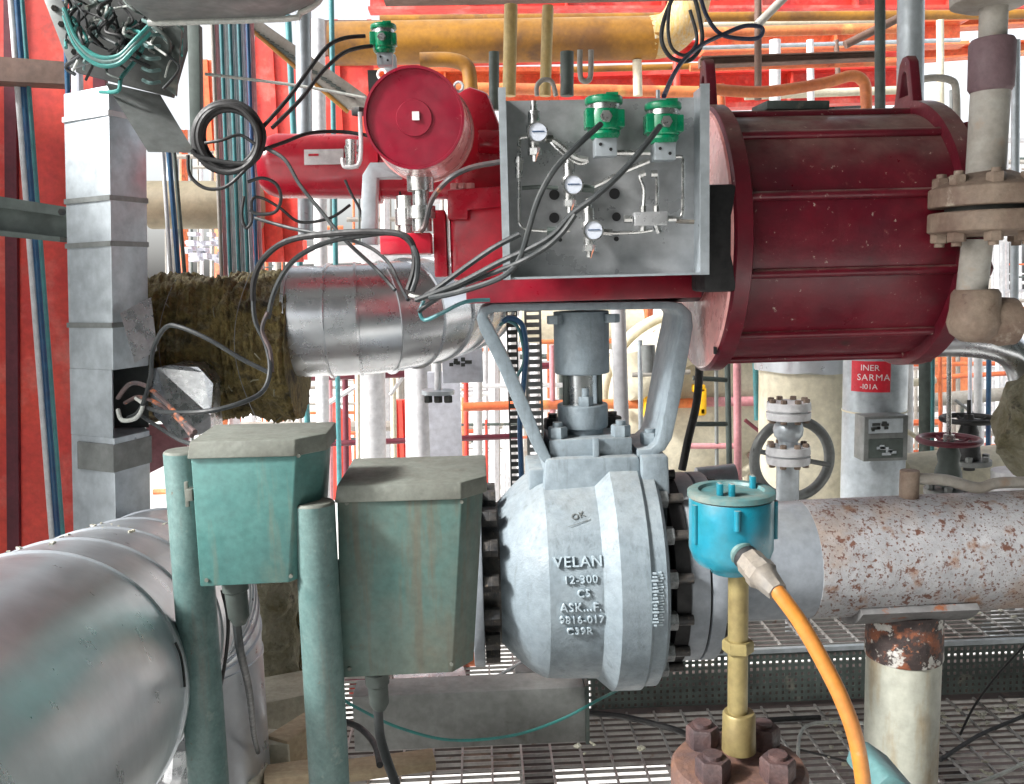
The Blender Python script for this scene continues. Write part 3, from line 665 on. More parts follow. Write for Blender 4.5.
ptube([(624, 219), (632, 219)], .009); ptube([(668, 219), (676, 219)], .0075); ptube([(676, 221), (694, 222)], .005, m=m_tape)

# ================================================================== FRONT: INSTRUMENT HEAD
HY = 1.15
hc = W(731, 530, HY)
hd = thing('transmitter', 'turquoise round instrument head on a brass nipple in the right foreground', 'instrument head', W(740, 720, HY))
def hz(py): return W(731, py, HY).z
rH = 43*HY/FPX*1.0
zt = hz(497); zb = hz(560)
s = MB(); s.lathe((hc.x, HY, zb-.012), (0, 0, 1), [(-.004, .026), (.006, .028), (.009, .044), (.016, .050), (.03, rH), (zt-zb+.012, rH), ], 64)
s.build('housing', m_blue, hd, bev=.001)
s = MB(); s.lathe((hc.x, HY, zt), (0, 0, 1), [(0, rH-.002), (.002, rH-.002)], 64); s.build('lid_seal', m_black, hd)
s = MB(); s.lathe((hc.x, HY, zt+.002), (0, 0, 1), [(0, rH+.002), (.007, rH+.002), (.009, rH-.001), (.009, rH-.012), (.005, rH-.014), (.005, .03), (.007, .0)], 64, cap=False); s.build('lid', m_blued, hd)
for dx, dy in ((-.020, -.018), (-.006, -.024), (.034, .018)):
    s = MB(); s.box((hc.x+dx, HY+dy, zt+.014), (.007, .012, .020)); s.build('lid_lug', m_blue, hd, bev=.002)
for an in (200, 262, -12, 60):
    x = hc.x+math.cos(R_(an))*(rH+.001); y = HY+math.sin(R_(an))*(rH+.001)
    L_ = .055 if an != 262 else .03
    s = MB(); s.cyl((x, y, zt-.004), (x, y, zt-L_), .0042, seg=12); s.build('rib', m_blue, hd)
nz0 = hz(712)
xn = W(738, 640, HY).x
s = MB(); s.cyl((xn, HY, zb-.01), (xn, HY, nz0), .0135, seg=24); s.build('nipple', m_brass, hd)
s = MB(); s.lathe((xn, HY, hz(640)), (0, 0, -1), [(0, .019), (.003, .021), (.015, .021), (.018, .018)], 6); s.build('hex_union', m_brass, hd)
s = MB(); s.lathe((xn+.002, HY, nz0+.0), (0, 0, -1), [(0, .020), (.003, .022), (.055, .023)], 40); s.build('socket', m_brass, hd)
g0 = W(741, 552, HY-.045); g1 = W(776, 590, HY-.115); gd = (g1-g0).normalized()
s = MB(); s.lathe(g0-gd*.01, gd, [(0, .0175), (.016, .0175), (.018, .015)], 32); s.build('boss', m_post, hd)
s = MB(); s.lathe(g0+gd*.010, gd, [(0, .0165), (.008, .0165)], 32); s.build('seal_ring', m_black, hd)
LG = (g1-g0).length
s = MB(); s.lathe(g0+gd*.019, gd, [(0, .0185), (.018, .0185), (.020, .0205), (.032, .0205), (.036, .017), (LG-.015, .0125)], 8); s.build('cable_gland', m_tape, hd)
hs_ = [(766, 579, HY-.10), (778, 592, HY-.118), (800, 622, HY-.13), (822, 660, HY-.14), (842, 700, HY-.15), (856, 740, HY-.15), (864, 790, HY-.14), (868, 850, HY-.12), (872, 960, HY-.1)]
cable(hs_, .0095, m_hose, 'orange flexible hose curving down from the turquoise instrument head', 'hose', 'flexible_hose', None, 10)
# bolted rusty flange underneath
fl = thing('bolted_flange', 'rusty bolted flange at the bottom edge under the turquoise instrument head', 'flange', (xn, HY, hz(850)))
zf = hz(762)
s = MB(); s.lathe((xn+.002, HY, zf-.045), (0, 0, 1), [(0, .092), (.036, .092), (.043, .087), (.045, .08)], 72); s.build('flange_disc', m_rustbolt, fl)
s = MB(); s.cyl((xn+.002, HY, zf-.1), (xn+.002, HY, zf-.045), .07, seg=48); s.build('neck', m_rustbolt, fl)
for i in range(4):
    an = R_(40+90*i); x = xn+.002+math.cos(an)*.060; y = HY+math.sin(an)*.060
    s = MB(); s.cyl((x, y, zf), (x, y, zf+.003), .02, seg=24); s.hexn((x, y, zf+.002), (0, 0, 1), .0235, .028); s.cyl((x, y, zf+.02), (x, y, zf+.036), .0125, seg=14)
    s.build('bolt', m_darkrust, fl)
s = MB(); s.lathe((xn+.002, HY, hz(850)-.12), (0, 0, 1), [(0, .06), (.16, .06)], 32); s.build('pipe_neck', m_rustbolt, fl)
# turquoise corner of another lid at bottom edge
s = MB(); q = [(874, 800), (880, 783), (888, 776), (898, 778), (918, 792), (922, 805)]
s.prism([W(x, y, 1.35) for x, y in q], (0, .12, 0))
tag(s.build('rubber_cover', m_grgreen, bev=.006), 'pale turquoise rounded cover cut off by the bottom edge beside the support post', 'cover')

# ================================================================== FRONT: JUNCTION BOXES ON POSTS
def jbox(px, Y, x0, x1, yt, yb, x0b, lidh, mb, ml, label, bd=.16):
    # front face corners in pixels: top (x0..x1, yt), bottom (x0b.., yb)
    a = W(x0, yt, Y); b = W(x1, yt, Y); c = W(x0b, yb, Y); 
    t = thing('junction_box', label, 'junction box', ((a.x+b.x)/2, Y+bd/2, c.z), 'teal junction boxes on posts')
    return t, a, b, c
def make_box(Y, fr, side_x, lidpts, dep, mb, ml, label):
    TL, TR, BR, BL = [W(x, y, Y) for x, y in fr]
    t = thing('junction_box', label, 'junction box', ((TL.x+TR.x)/2, Y+dep/2, min(BL.z, BR.z)), 'teal junction boxes')
    s = MB(); pts_ = []
    for (L_, R2) in ((TL, TR), (BL, BR)):
        for (x, y) in ((L_.x, Y), (R2.x-.022, Y), (R2.x+.012, Y+.042), (R2.x+.012, Y+dep), (L_.x, Y+dep)):
            t_ = (x-L_.x)/(R2.x-L_.x); pts_.append(s.b.verts.new((x, y, L_.z+(R2.z-L_.z)*t_)))
    A = pts_[:5]; B = pts_[5:]; s.b.faces.new(A); s.b.faces.new(B)
    for k in range(5): s.b.faces.new([A[k], A[(k+1) % 5], B[(k+1) % 5], B[k]])
    s.build('cabinet', mb, t, bev=.0025)
    for (u_, v_) in ((.07, .05), (.90, .06), (.07, .95), (.88, .95)):
        p_ = TL.lerp(TR, u_).lerp(BL.lerp(BR, u_), v_); s = MB(); s.cyl(p_+Vector((0, .002, 0)), p_+Vector((0, -.002, 0)), .0032, seg=10); s.build('screw', m_lid, t)
    # lid: sloping hood with a chamfered right corner
    lh = .026*Y/1.5
    x0, x1 = TL.x-.004, TR.x-.004
    poly = [(x0, Y-.006), (x1-.020, Y-.006), (x1+.022, Y+.040), (x1+.022, Y+dep+.01), (x0, Y+dep+.01)]
    s = MB(); bot = [s.b.verts.new((x, y, TL.z-lh*.55+(TR.z-TL.z)*((x-x0)/(x1-x0)))) for x, y in poly]
    top = [s.b.verts.new((x+(0 if i not in (0, 4) else .004), y+(.006 if i < 2 else 0), TL.z+lh*.55+(TR.z-TL.z)*((x-x0)/(x1-x0))+(.004*(y-Y)/dep))) for i, (x, y) in enumerate(poly)]
    s.b.faces.new(bot); s.b.faces.new(top)
    for k in range(5): s.b.faces.new([bot[k], bot[(k+1) % 5], top[(k+1) % 5], top[k]])
    s.build('lid', ml, t, bev=.0025)
    return t
JB1Y, JB2Y = 1.37, 1.42
j1 = make_box(JB1Y, [(190, 450), (311, 447), (303, 582), (200, 587)], 0, 0, .125, m_teal, m_lid, 'cleaner teal junction box with a dusty lid, on the left post')
j2 = make_box(JB2Y, [(337, 494), (476, 490), (466, 672), (341, 678)], 0, 0, .19, m_tealdirty, m_lid, 'dirtier green junction box with a dusty lid, nearer the valve')
for j, Y, xx, ys in ((j1, JB1Y, 192, (488, 500)), (j2, JB2Y, 337, (560, 590))):
    p = W(xx-1, (ys[0]+ys[1])/2, Y+.01); s = MB(); s.box(p, (.01, .02, (ys[1]-ys[0])*mpp(Y))); s.box(p+Vector((-.006, 0, 0)), (.006, .006, .04)); s.build('latch', m_lid, j, bev=.001)
# right side dark gap behind box one
# glands below
def gland(px, py0, py1, Y, par):
    a = W(px, py0, Y); h = (py1-py0)*mpp(Y)
    s = MB(); s.lathe(a, (.05, 0, -1), [(-.01, .021), (.01, .021), (.012, .018), (h*.8, .017), (h, .010)], 24); s.build('cable_gland', m_darkgrn, par)
gland(235, 584, 627, JB1Y+.06, j1); gland(377, 678, 713, JB2Y+.09, j2)
cable([(236, 615, 1.43), (240, 650, 1.48), (249, 690, 1.75), (254, 735, 2.2), (258, 752, 2.6)], .0075, m_cabg, 'grey cable hanging from the cleaner teal junction box')
cable([(378, 705, 1.51), (380, 735, 1.50), (387, 760, 1.48), (400, 800, 1.45), (415, 880, 1.4)], .0085, m_cabg, 'grey cable hanging from the dirtier green junction box')
def gpost(x0, x1, ytop, xb, Y, label):
    c = W((x0+x1)/2, ytop, Y); r = (x1-x0)/2*mpp(Y)
    t = thing('post', label, 'post', (c.x, Y, 0), 'pale teal posts')
    s = MB(); s.cyl((c.x, Y, 0), (c.x, Y, c.z), r, seg=48); s.build('tube', m_post, t)
    s = MB(); s.lathe((c.x, Y, c.z), (0, 0, 1), [(0, r-.0005), (.002, r-.001), (.004, r*.9)], 40); s.build('cap', m_lid, t)
    s = MB(); s.lathe((c.x, Y, 0), (0, 0, 1), [(0, r*1.9), (.01, r*1.9)], 32); s.build('base_plate', m_lid, t)
gpost(164, 205, 452, 0, 1.54, 'pale teal round post beside the cleaner teal box at the left')
gpost(293, 335, 504, 0, 1.40, 'pale teal round post with a dusty top, between the two teal boxes')

# ================================================================== BIG DUCT, bottom left
DFAR = W(160, 597, 2.48); DD = ray(343, 449); DR = .246; BR = .28
def dat(Y): return DFAR+DD*((Y*2.48/2.3-2.48)/DD.y)
DSIDE = DD.cross(Vector((0, 0, 1))).normalized(); DUP = DSIDE.cross(DD).normalized()
du = thing('clad_duct', 'big shiny aluminium clad duct running back from the bottom left corner and bending down', 'duct', dat(1.4)-Vector((0, 0, DR)))
ys = [.45, 1.33, 1.53, 1.75, 2.0, 2.3]
for i, (a, b) in enumerate(zip(ys, ys[1:])):
    A_, B_ = dat(a), dat(b); L_ = (B_-A_).length
    s = MB(); s.lathe(A_, DD, [(0, DR-.003), (.001, DR+.0028), (.013, DR+.0028), (.0145, DR), (L_+.001, DR-.0015)], 110); s.build('cladding', m_alu, du)
TH = PI/2-math.asin(-DD.z); NG = 5
def ering(th, r):
    n_ = DD*math.cos(th)-DUP*math.sin(th); e = DUP*math.cos(th)+DD*math.sin(th)
    c = DFAR-DUP*BR+e*BR
    return [c+(e*math.cos(k*2*PI/72)+DSIDE*math.sin(k*2*PI/72))*r for k in range(72)], c
for i in range(NG):
    s = MB(); t0, t1 = i*TH/NG, (i+1)*TH/NG; tm = t0+(t1-t0)*.14
    rr = [[s.b.verts.new(p) for p in ering(t, r)[0]] for t, r in ((t0, DR-.003), (t0+.002, DR+.0035), (tm, DR+.0035), (tm+.006, DR+.0005), (t1, DR-.002))]
    for A, B in zip(rr, rr[1:]):
        for k in range(72): s.b.faces.new([A[k], A[(k+1) % 72], B[(k+1) % 72], B[k]])
    s.b.faces.new(rr[0]); s.b.faces.new(rr[-1])
    s.build('elbow_gore', m_alu, du)
c_ = ering(TH, DR)[1]
s = MB(); s.lathe(c_, (0, 0, -1), [(0, DR+.003), (.012, DR+.003), (.013, DR), (c_.z+.5, DR)], 96); s.build('down_leg', m_alu, du)
def ondu(Y, an, dr=0): return dat(Y)+(DUP*math.cos(an)+DSIDE*math.sin(an))*(DR+dr)
for q in range(4):
    p = ondu(1.45, -.95+q*.22); n_ = (p-dat(1.45)).normalized(); s = MB(); s.cyl(p-n_*.003, p+n_*.003, .0045, seg=10); s.build('rivet', m_dark, du)
s = MB()
for i in range(26):
    p = ondu(random.uniform(1.4, 2.28), random.uniform(-.8, .45), .002); z = random.uniform(.003, .009)
    s.box(p, (z*1.6, z, z*.5), Matrix.Rotation(random.random()*3, 3, 'Z'))
tag(rough(s, .003, 60).build('debris', m_fluff, smooth=False), 'scraps of old insulation lying on top of the big duct', 'debris', kind='stuff')
tag(MB().tube([ondu(1.31+.004*math.sin(k), 1.25+k*.06, .002) for k in range(6)], .0022, 6).build('strap', m_cab), 'short black strap end on the side of the big duct', 'strap')

# grey wool column with mesh, behind boxes
s = MB(); a = W(268, 500, 3.4)
s.lathe((a.x, 3.4, .0), (0, 0, 1), [(i*.02, .085+.006*math.sin(i*.7)) for i in range(int((a.z+.1)/.02))], 80)
rough(s, .02, 14); rough(s, .008, 50); wc = s.build('insulated_riser', m_woolg); tag(wc, 'upright pipe wrapped in ragged grey mineral wool between the two posts', 'insulated pipe')
s = MB(); cxw, czr = W(297, 640, 3.5).x, .075
for i in range(14):
    for k in range(16):
        z = .1+i*.045; an = PI+k*PI/16+(i % 2)*PI/32
        p = [Vector((cxw+math.cos(an+q*PI/32)*czr, 3.5+math.sin(an+q*PI/32)*czr, z+dz)) for q, dz in ((0, .03), (-1, .015), (-1, -.005), (0, -.02))]
        s.tube(p, .0009, 4, sub=1)
s.build('wire_netting', m_galvd, wc)
s = MB(); s.lathe((cxw, 3.5, 0), (0, 0, 1), [(i*.05, .072+.003*math.sin(i*2.1)) for i in range(16)], 32); rough(s, .004, 20); s.build('wool_layer', m_wool, wc)
# curved shiny strip and thin cable between post and wool
cable([(222, 590, 1.9), (228, 620, 1.9), (226, 655, 1.9), (220, 690, 1.92)], .004, m_cab, 'thin black cable curving down just right of the left post')

# blocks and planks at the bottom
def block(px, py, z, dx, dy, dz, rz, label, m=m_stone, nm='stone_block', cat='block', Y=None):
    p = WZ(px, py, z+dz) if Y is None else W(px, py, Y)
    s = MB(); s.box((p.x, p.y, z+dz/2), (dx, dy, dz), Matrix.Rotation(R_(rz), 3, 'Z')); rough(s, .006, 9, px)
    tag(s.build(nm, m, bev=.006), label, cat)
block(262, 690, .0, .34, .22, .13, 20, 'dusty slab lying at the back of the block pile')
block(240, 738, .0, .14, .12, .12, 5, 'dusty square block at the left of the pile under the grey cable')
block(276, 736, .0, .12, .11, .12, -8, 'dusty square block right of the hanging grey cable')
block(238, 772, .0, .15, .12, .10, -4, 'dusty block at the bottom edge beneath the pile')
block(296, 726, .0, .09, .18, .13, -30, 'pale narrow block leaning against the middle post', m_wood)
block(296, 768, .0, .20, .10, .09, 12, 'pale plank end behind the middle post foot', m_wood, 'plank', 'plank')
block(385, 762, .03, .32, .10, .03, 10, 'bare wooden plank lying on the grating right of the middle post', m_wood, 'plank', 'plank')
q = W(181, 742, 1.95)
s = MB(); s.lathe((q.x, q.y, 0), (0, 0, 1), [(k*.04, .062+.004*math.sin(k*2.3)) for k in range(int(q.z/.04))]+[(q.z, .045)], 18); rough(s, .012, 16)
wp = s.build('wrapped_pipe', m_foil, smooth=False); tag(wp, 'upright pipe end wrapped in pale foil at the foot of the left post', 'pipe')
s = MB(); s.tube([Vector((q.x+math.cos(k*.7)*.07, q.y+math.sin(k*.7)*.07, q.z-.02-k*.008)) for k in range(10)], .003, 6); s.build('tie_wire', m_cab, wp)

# grey channel beam and things on it
s = MB(); a = W(352, 697, 2.62); c = W(585, 690, 2.62); e = W(352, 752, 2.62)
s.box(((a.x+c.x)/2, 2.68, (a.z+e.z)/2+.0), (c.x-a.x, .12, a.z-e.z)); bm_ = s.build('channel_beam', m_beam, bev=.003)
tag(bm_, 'grey box channel lying across the floor below the valve', 'beam')
s = MB(); s.box((c.x+.006, 2.68, (a.z+e.z)/2), (.012, .13, a.z-e.z+.012)); s.build('end_plate', m_darkgrn, bm_)
cable([(340, 698, 2.5), (365, 712, 2.52), (400, 728, 2.54), (450, 740, 2.55), (510, 736, 2.55), (560, 720, 2.56), (600, 699, 2.6), (618, 690, 2.8)], .0045, m_tealcab, 'thin teal hose sagging across the grey channel', 'hose', 'air_hose')
cable([(340, 720, 2.4), (360, 728, 2.4), (375, 745, 2.3), (380, 765, 2.2)], .009, m_cab, 'black cable bending over behind the dirtier green box')
s = MB(); s.box(W(430, 679, 2.9), (.24, .14, .02), Matrix.Rotation(R_(8), 3, 'Z')); tag(s.build('aluminium_sheet', m_foil, bev=.001), 'small bright aluminium sheet lying behind the grey channel', 'metal sheet')
s = MB(); s.cyl(W(466, 694, 2.7), W(528, 659, 2.9), .006); tag(s.build('rod', m_white), 'thin white rod leaning on the grey channel', 'rod')
s = MB(); s.boxpx(516, 672, 548, 690, 2.8, .1); tag(s.build('bracket_block', m_galvd, bev=.003), 'small grey box standing on the grey channel under the valve', 'bracket')
for i, (x0, x1, y, m, lb) in enumerate(((340, 480, 662, m_redst2, 'orange'), (345, 470, 676, m_maroon, 'dark maroon'), (350, 400, 690, m_redst, 'bright red'))):
    s = MB(); s.cyl(W(x0, y, 3.6), W(x1, y-3, 3.6), .03); tag(s.build('low_pipe', m), lb+' pipe running low behind the grey channel', 'pipe')
# cables on the lower grating
def gcab(pts, z, r, m, label):
    tag(MB().tube([WZ(x, y, z) for x, y in pts], r, 8, sub=6).build('floor_cable', m), label, 'cable')
gcab([(575, 712), (620, 716), (670, 728), (700, 736), (760, 722), (820, 718)], .02, .011, m_cab, 'thick black cable lying on the grating below the kick plate')
gcab([(940, 760), (980, 735), (1024, 716), (1080, 690)], .012, .007, m_cab, 'black cable on the grating at the right edge')
gcab([(870, 800), (920, 792), (980, 782), (1030, 760)], .012, .006, m_cabw, 'pale green cable on the grating in the bottom right corner')
cable([(1030, 640, 2.9), (1000, 672, 2.85), (975, 705, 2.8), (960, 735, 2.75)], .004, m_cab, 'thin black wire slanting down to the grating at the right edge')
gcab([(798, 760), (800, 735), (812, 724), (850, 722), (865, 724)], .02, .006, m_cabw, 'pale cable looped on the grating behind the orange hose')
gcab([(800, 750), (830, 757), (870, 768)], .012, .004, m_cab, 'thin dark cable on the grating between hose and post')
s = MB()
for i in range(70):
    cx2, cy2 = random.choice([(975, 718), (1000, 712), (965, 722), (1012, 708), (1005, 760), (838, 752), (822, 725), (940, 715), (870, 760), (975, 775)])
    p = WZ(cx2+random.gauss(0, 13), cy2+random.gauss(0, 4), .012); z = random.uniform(.004, .013)
    bmesh.ops.create_icosphere(s.b, subdivisions=1, radius=z, matrix=Matrix.Translation(p) @ Matrix.Diagonal((1.2, 1, .6, 1)))
for i in range(26):
    cx2, cy2 = random.choice([(800, 588), (975, 605), (510, 590), (590, 740), (720, 600)])
    p = WZ(cx2+random.gauss(0, 18), cy2+random.gauss(0, 3)+8, .215); z = random.uniform(.004, .011)
    bmesh.ops.create_icosphere(s.b, subdivisions=1, radius=z, matrix=Matrix.Translation(p) @ Matrix.Diagonal((1.4, 1, .5, 1)))
tag(rough(s, .007, 50).build('insulation_scraps', m_fluff, smooth=False), 'white and yellowish scraps of insulation fallen on the gratings', 'debris', kind='stuff')

# ================================================================== RIGHT VERTICAL PIPE
VY = 2.02
vp = thing('vertical_pipe', 'beige rusty vertical pipe with a bolted flange pair at the right edge', 'pipe', W(985, 345, VY))
p0 = W(993, -60, VY); pc = W(984, 210, VY); pe = W(977, 300, VY)
vxx = (pc.x)
def vz(py): return W(985, py, VY).z
s = MB(); s.cyl((vxx+.004, VY, vz(-80)), (vxx+.004, VY, vz(60)), .029, seg=40); s.build('upper_length', m_palepipe, vp)
s = MB(); s.cyl((vxx+.004, VY, vz(92)), (vxx, VY, vz(180)), .041, seg=40); s.build('upper_pipe', m_palepipe, vp)
s = MB(); s.lathe((vxx+.004, VY, vz(94)), (0, 0, 1), [(0, .036), (.004, .042), (.012, .047), (vz(38)-vz(94)-.012, .048), (vz(38)-vz(94)-.003, .043), (vz(38)-vz(94), .03)], 40); s.build('coated_sleeve', m_purp, vp)
s = MB(); s.lathe((vxx, VY, vz(8)), (0, 0, 1), [(0, .06), (.01, .085), (.05, .09)], 40); s.build('reducer', m_palepipe, vp)
s = MB(); s.lathe((vxx+.01, VY, vz(207)), (0, 0, 1), [(0, .122), (.003, .125), (vz(187)-vz(207)-.003, .125), (vz(187)-vz(207), .12), (vz(172)-vz(207), .045)], 64); s.build('flange', m_rustflange, vp, bev=.002)
s = MB(); s.lathe((vxx+.01, VY, vz(212)), (0, 0, -1), [(0, .122), (.003, .125), (vz(212)-vz(232)-.003, .125), (vz(212)-vz(232), .12), (.055, .055)], 64); s.build('flange', m_rustflange, vp, bev=.002)
s = MB(); s.lathe((vxx+.01, VY, vz(213)), (0, 0, 1), [(0, .09), (vz(206)-vz(213), .09)], 40); s.build('gasket', m_dark, vp)
for i in range(8):
    an = R_(22.5+i*45); x = vxx+.01+math.cos(an)*.098; y = VY+math.sin(an)*.098
    s = MB(); s.hexn((x, y, vz(187)), (0, 0, 1), .020, .024); s.cyl((x, y, vz(200)), (x, y, vz(172)), .011, seg=12); s.build('bolt', m_rustflange, vp)
    s = MB(); s.hexn((x, y, vz(232)), (0, 0, -1), .020, .022); s.cyl((x, y, vz(225)), (x, y, vz(246)), .011, seg=12); s.build('nut', m_rustflange, vp)
s = MB(); s.cyl((vxx-.012, VY, vz(240)), (vxx-.022, VY, vz(296)), .033, seg=40); s.build('lower_pipe', m_palepipe, vp)
ex = W(980, 318, VY).x
s = MB(); s.lathe((ex-.012, VY, vz(289)), (0, 0, -1), [(0, .045), (.01, .052), (.045, .054), (.075, .060), (.10, .052), (.118, .03), (.122, 0)], 40, cap=False)
s.build('elbow_socket', m_rustflange, vp)
s = MB(); s.lathe((ex+.0, VY, vz(322)), (1, 0, 0), [(-.01, .045), (.03, .05), (.045, .056), (.075, .054), (.078, .04)], 40); s.build('elbow_outlet', m_rustflange, vp)
s = MB(); s.cyl((ex+.07, VY, vz(322)), (ex+.5, VY, vz(322)+.02), .023); s.build('side_branch', m_maroon, vp)

# ================================================================== LEFT: TRUNKING COLUMN, WALL
def quadbox(pts_front, ex):
    return MB().prism([W(*p) for p in pts_front], ex)
TY = 2.55
ct = thing('cable_trunking', 'tall pale galvanised trunking column with straps and a torn opening near its foot', 'cable trunking', (W(108, 500, TY).x, TY+.1, 0))
e1, e2 = W(111, 90, TY), W(115, 505, TY)
xL, xC, xR = W(68, 300, TY+.1).x, W(112, 300, TY).x, W(147, 300, TY+.12).x
zT, zB = W(110, 85, TY).z, 0
zo1, zo0 = W(128, 370, TY).z, W(128, 438, TY).z
poly = [(xL, TY+.10), (xC, TY), (xR, TY+.13), (xR-.1, TY+.3), (xL, TY+.25)]
ZM = W(110, 300, TY).z
def colbox(z0, z1, pl):
    return MB().prism([Vector((x+.065*(z0-ZM), y, z0)) for x, y in pl], (.065*(z1-z0), 0, z1-z0))
colbox(zo1, zT, poly).build('upper_cover', m_galv, ct, bev=.003)
colbox(zB, zo0, poly).build('lower_cover', m_galv, ct, bev=.003)
colbox(zo0, zo1, [(xL, TY+.10), (xC-.006, TY+.006), (xC-.02, TY+.05), (xL+.05, TY+.24), (xL, TY+.25)]).build('left_side', m_galv, ct)
colbox(zo0, zo1, [(xL+.06, TY+.2), (xR-.02, TY+.18), (xR-.1, TY+.29), (xL+.06, TY+.28)]).build('dark_back', m_dark, ct)
for py in (112, 197, 243, 325):
    z = W(112, py, TY).z; k_ = .004
    pl = [(xL-k_, TY+.10-k_), (xC, TY-k_*1.3), (xR+k_, TY+.13), (xR-.1, TY+.305), (xL-k_, TY+.255)]
    colbox(z-.008, z+.006, pl).build('strap', m_galvd if py != 112 else m_white, ct)
z = W(112, 455, TY).z
pl = [(xL+.03, TY+.07), (xC, TY-.008), (xR+.006, TY+.13), (xR-.1, TY+.31), (xL+.03, TY+.25)]
colbox(z-.05, z+.03, pl).build('repair_sleeve', m_galvd, ct)
s = MB(); s.prism([Vector((xC+.02, TY+.0, zo1+.16)), Vector((xC+.09, TY+.05, zo1+.2)), Vector((xC+.10, TY+.04, zo1+.05)), Vector((xC+.05, TY+.0, zo1+.02))], (0, -.003, 0)); s.build('torn_flap', m_foil, ct)
# edge strips left of the column
s = MB(); a, c = W(70, 20, 2.75), W(78, 520, 2.75); s.prism([a, W(78, 20, 2.75), W(88, 520, 2.75), c], (0, .03, 0))
tag(s.build('upright_angle', m_lav, bev=.002), 'narrow pale upright angle along the left edge of the trunking column', 'angle iron')
# loose cover plate
s = MB(); q = [W(106, 84, 2.5), W(160, 96, 2.56), W(194, 153, 2.40), W(148, 152, 2.34)]
s.prism(q, (0, .004, .004)); tag(s.build('loose_cover', m_galvd), 'loose grey cover plate hanging askew beside the top of the trunking', 'cover plate')
# red wall and its items
s = MB(); q = [W(-60, -40, 3.6), W(95, -40, 3.6), W(95, 560, 3.6), W(-60, 560, 3.6)]; s.prism(q, (0, .04, 0)); wl = s.build('red_wall', m_redst)
tag(wl, 'tall red painted steel wall at the left edge', 'wall')
s = MB()
for x in (3, 92):
    s.prism([W(x, -40, 3.58), W(x+12, -40, 3.58), W(x+16, 560, 3.58), W(x+4, 560, 3.58)], (0, .03, 0))
s.build('wall_rib', m_maroon, wl)
def tubepx(x0, y0, x1, y1, Y, wpx, m, nm, label, cat, Y1=None, seg=20, group=None):
    a, c = W(x0, y0, Y), W(x1, y1, Y1 or Y)
    return tag(MB().cyl(a, c, wpx/2*mpp(Y), seg=seg).build(nm, m), label, cat, group)
tubepx(15, -30, 60, 560, 3.4, 6, m_bluep, 'conduit', 'dark blue upright conduit on the red wall', 'conduit')
tubepx(9, -30, 54, 560, 3.4, 6, m_white, 'conduit', 'pale upright conduit beside the dark blue one on the red wall', 'conduit')
tubepx(20, -30, 65, 560, 3.38, 4, m_tealp, 'conduit', 'thin teal upright conduit on the red wall', 'conduit')
tubepx(64, -20, 84, 540, 3.0, 5, m_bluep, 'conduit', 'slim blue conduit just left of the trunking column', 'conduit')
# dark beam
bt = thing('steel_beam', 'dark grey green steel beam crossing the red wall at mid height', 'beam', W(30, 236, 2.9))
s = MB(); s.prism([W(-40, 190, 2.9), W(86, 210, 2.9), W(86, 219, 2.9), W(-40, 202, 2.9)], (0, .12, 0)); s.build('top_flange', m_darkgrn, bt)
s = MB(); s.prism([W(-40, 202, 2.95), W(84, 218, 2.95), W(84, 240, 2.95), W(-40, 228, 2.95)], (0, .01, 0)); s.build('web', m_darkgrn, bt)
s = MB(); s.prism([W(-40, 226, 2.9), W(60, 237, 2.9), W(60, 242, 2.9), W(-40, 232, 2.9)], (0, .12, 0)); s.build('bottom_flange', m_darkgrn, bt)
s = MB(); s.cyl(W(62, 212, 2.88), W(62, 212, 2.84), .012, seg=6); s.build('bolt', m_darkbolt, bt)
s = MB(); s.cyl(W(74, 213, 2.88), W(74, 213, 2.84), .012, seg=6); s.build('bolt', m_darkbolt, bt)
s = MB(); s.prism([W(-20, 55, 3.3), W(70, 62, 3.3), W(70, 84, 3.3), W(-20, 80, 3.3)], (0, .1, 0)); tag(s.build('short_beam', m_brown), 'dark brown beam stub across the red wall near the top', 'beam')
# top slanted bracket
s = MB(); s.prism([W(42, -5, 2.5), W(62, 0, 2.5), W(88, 62, 2.5), W(70, 68, 2.5)], (0, .02, 0)); br2 = s.build('slotted_bracket', m_galvd, bev=.002)
tag(br2, 'slanting pale slotted bracket at the top left', 'bracket')
for x, y in ((54, 8), (61, 24), (74, 52)):
    s = MB(); s.cyl(W(x, y, 2.5), W(x, y, 2.49), .008, seg=6); s.build('bolt', m_darkbolt, br2)
# tangle of cables at the top in an open dark tray
tg = thing('cable_tray', 'open tray crammed with tangled teal and grey cables at the top left', 'cable tray', W(130, 100, 2.55))
s = MB(); s.prism([W(66, -20, 2.62), W(205, -20, 2.62), W(172, 97, 2.62), (W(76, 72, 2.62))], (0, .02, 0)); s.build('tray_back', m_dark, tg)
s = MB(); s.prism([W(140, 70, 2.5), W(150, 30, 2.5), W(182, 25, 2.5), W(176, 96, 2.5)], (0, .01, 0)); s.build('tray_side', m_darkgrn, tg)
for i in range(46):
    x = random.uniform(66, 180); y = random.uniform(-20, 30); L_ = random.uniform(30, 90)
    pts = [W(x, y, 2.5+random.uniform(-.06, .08))]
    for k in range(4):
        x += random.uniform(-18, 20); y += L_/4*random.uniform(.3, 1.3)
        pts.append(W(max(66, min(182, x)), min(y, 92), 2.48+random.uniform(-.06, .09)))
    s = MB(); s.tube(pts, random.uniform(.0025, .0055), 8, sub=8); s.build('cable', random.choice([m_tealcab, m_post, m_cabg, m_cabw, m_cab, m_cab, m_darkgrn]), tg)
for k, (dy, m) in enumerate(((0, m_tealcab), (4, m_post), (8, m_tealcab))):
    s = MB(); s.tube([W(64, 8+dy, 2.42), (W(76, 38+dy, 2.42)), W(96, 56+dy, 2.42), W(118, 56+dy, 2.42), W(135, 40+dy, 2.42), W(150, 25+dy, 2.44)], .006, 8); s.build('looped_cable', m, tg)
s = MB()
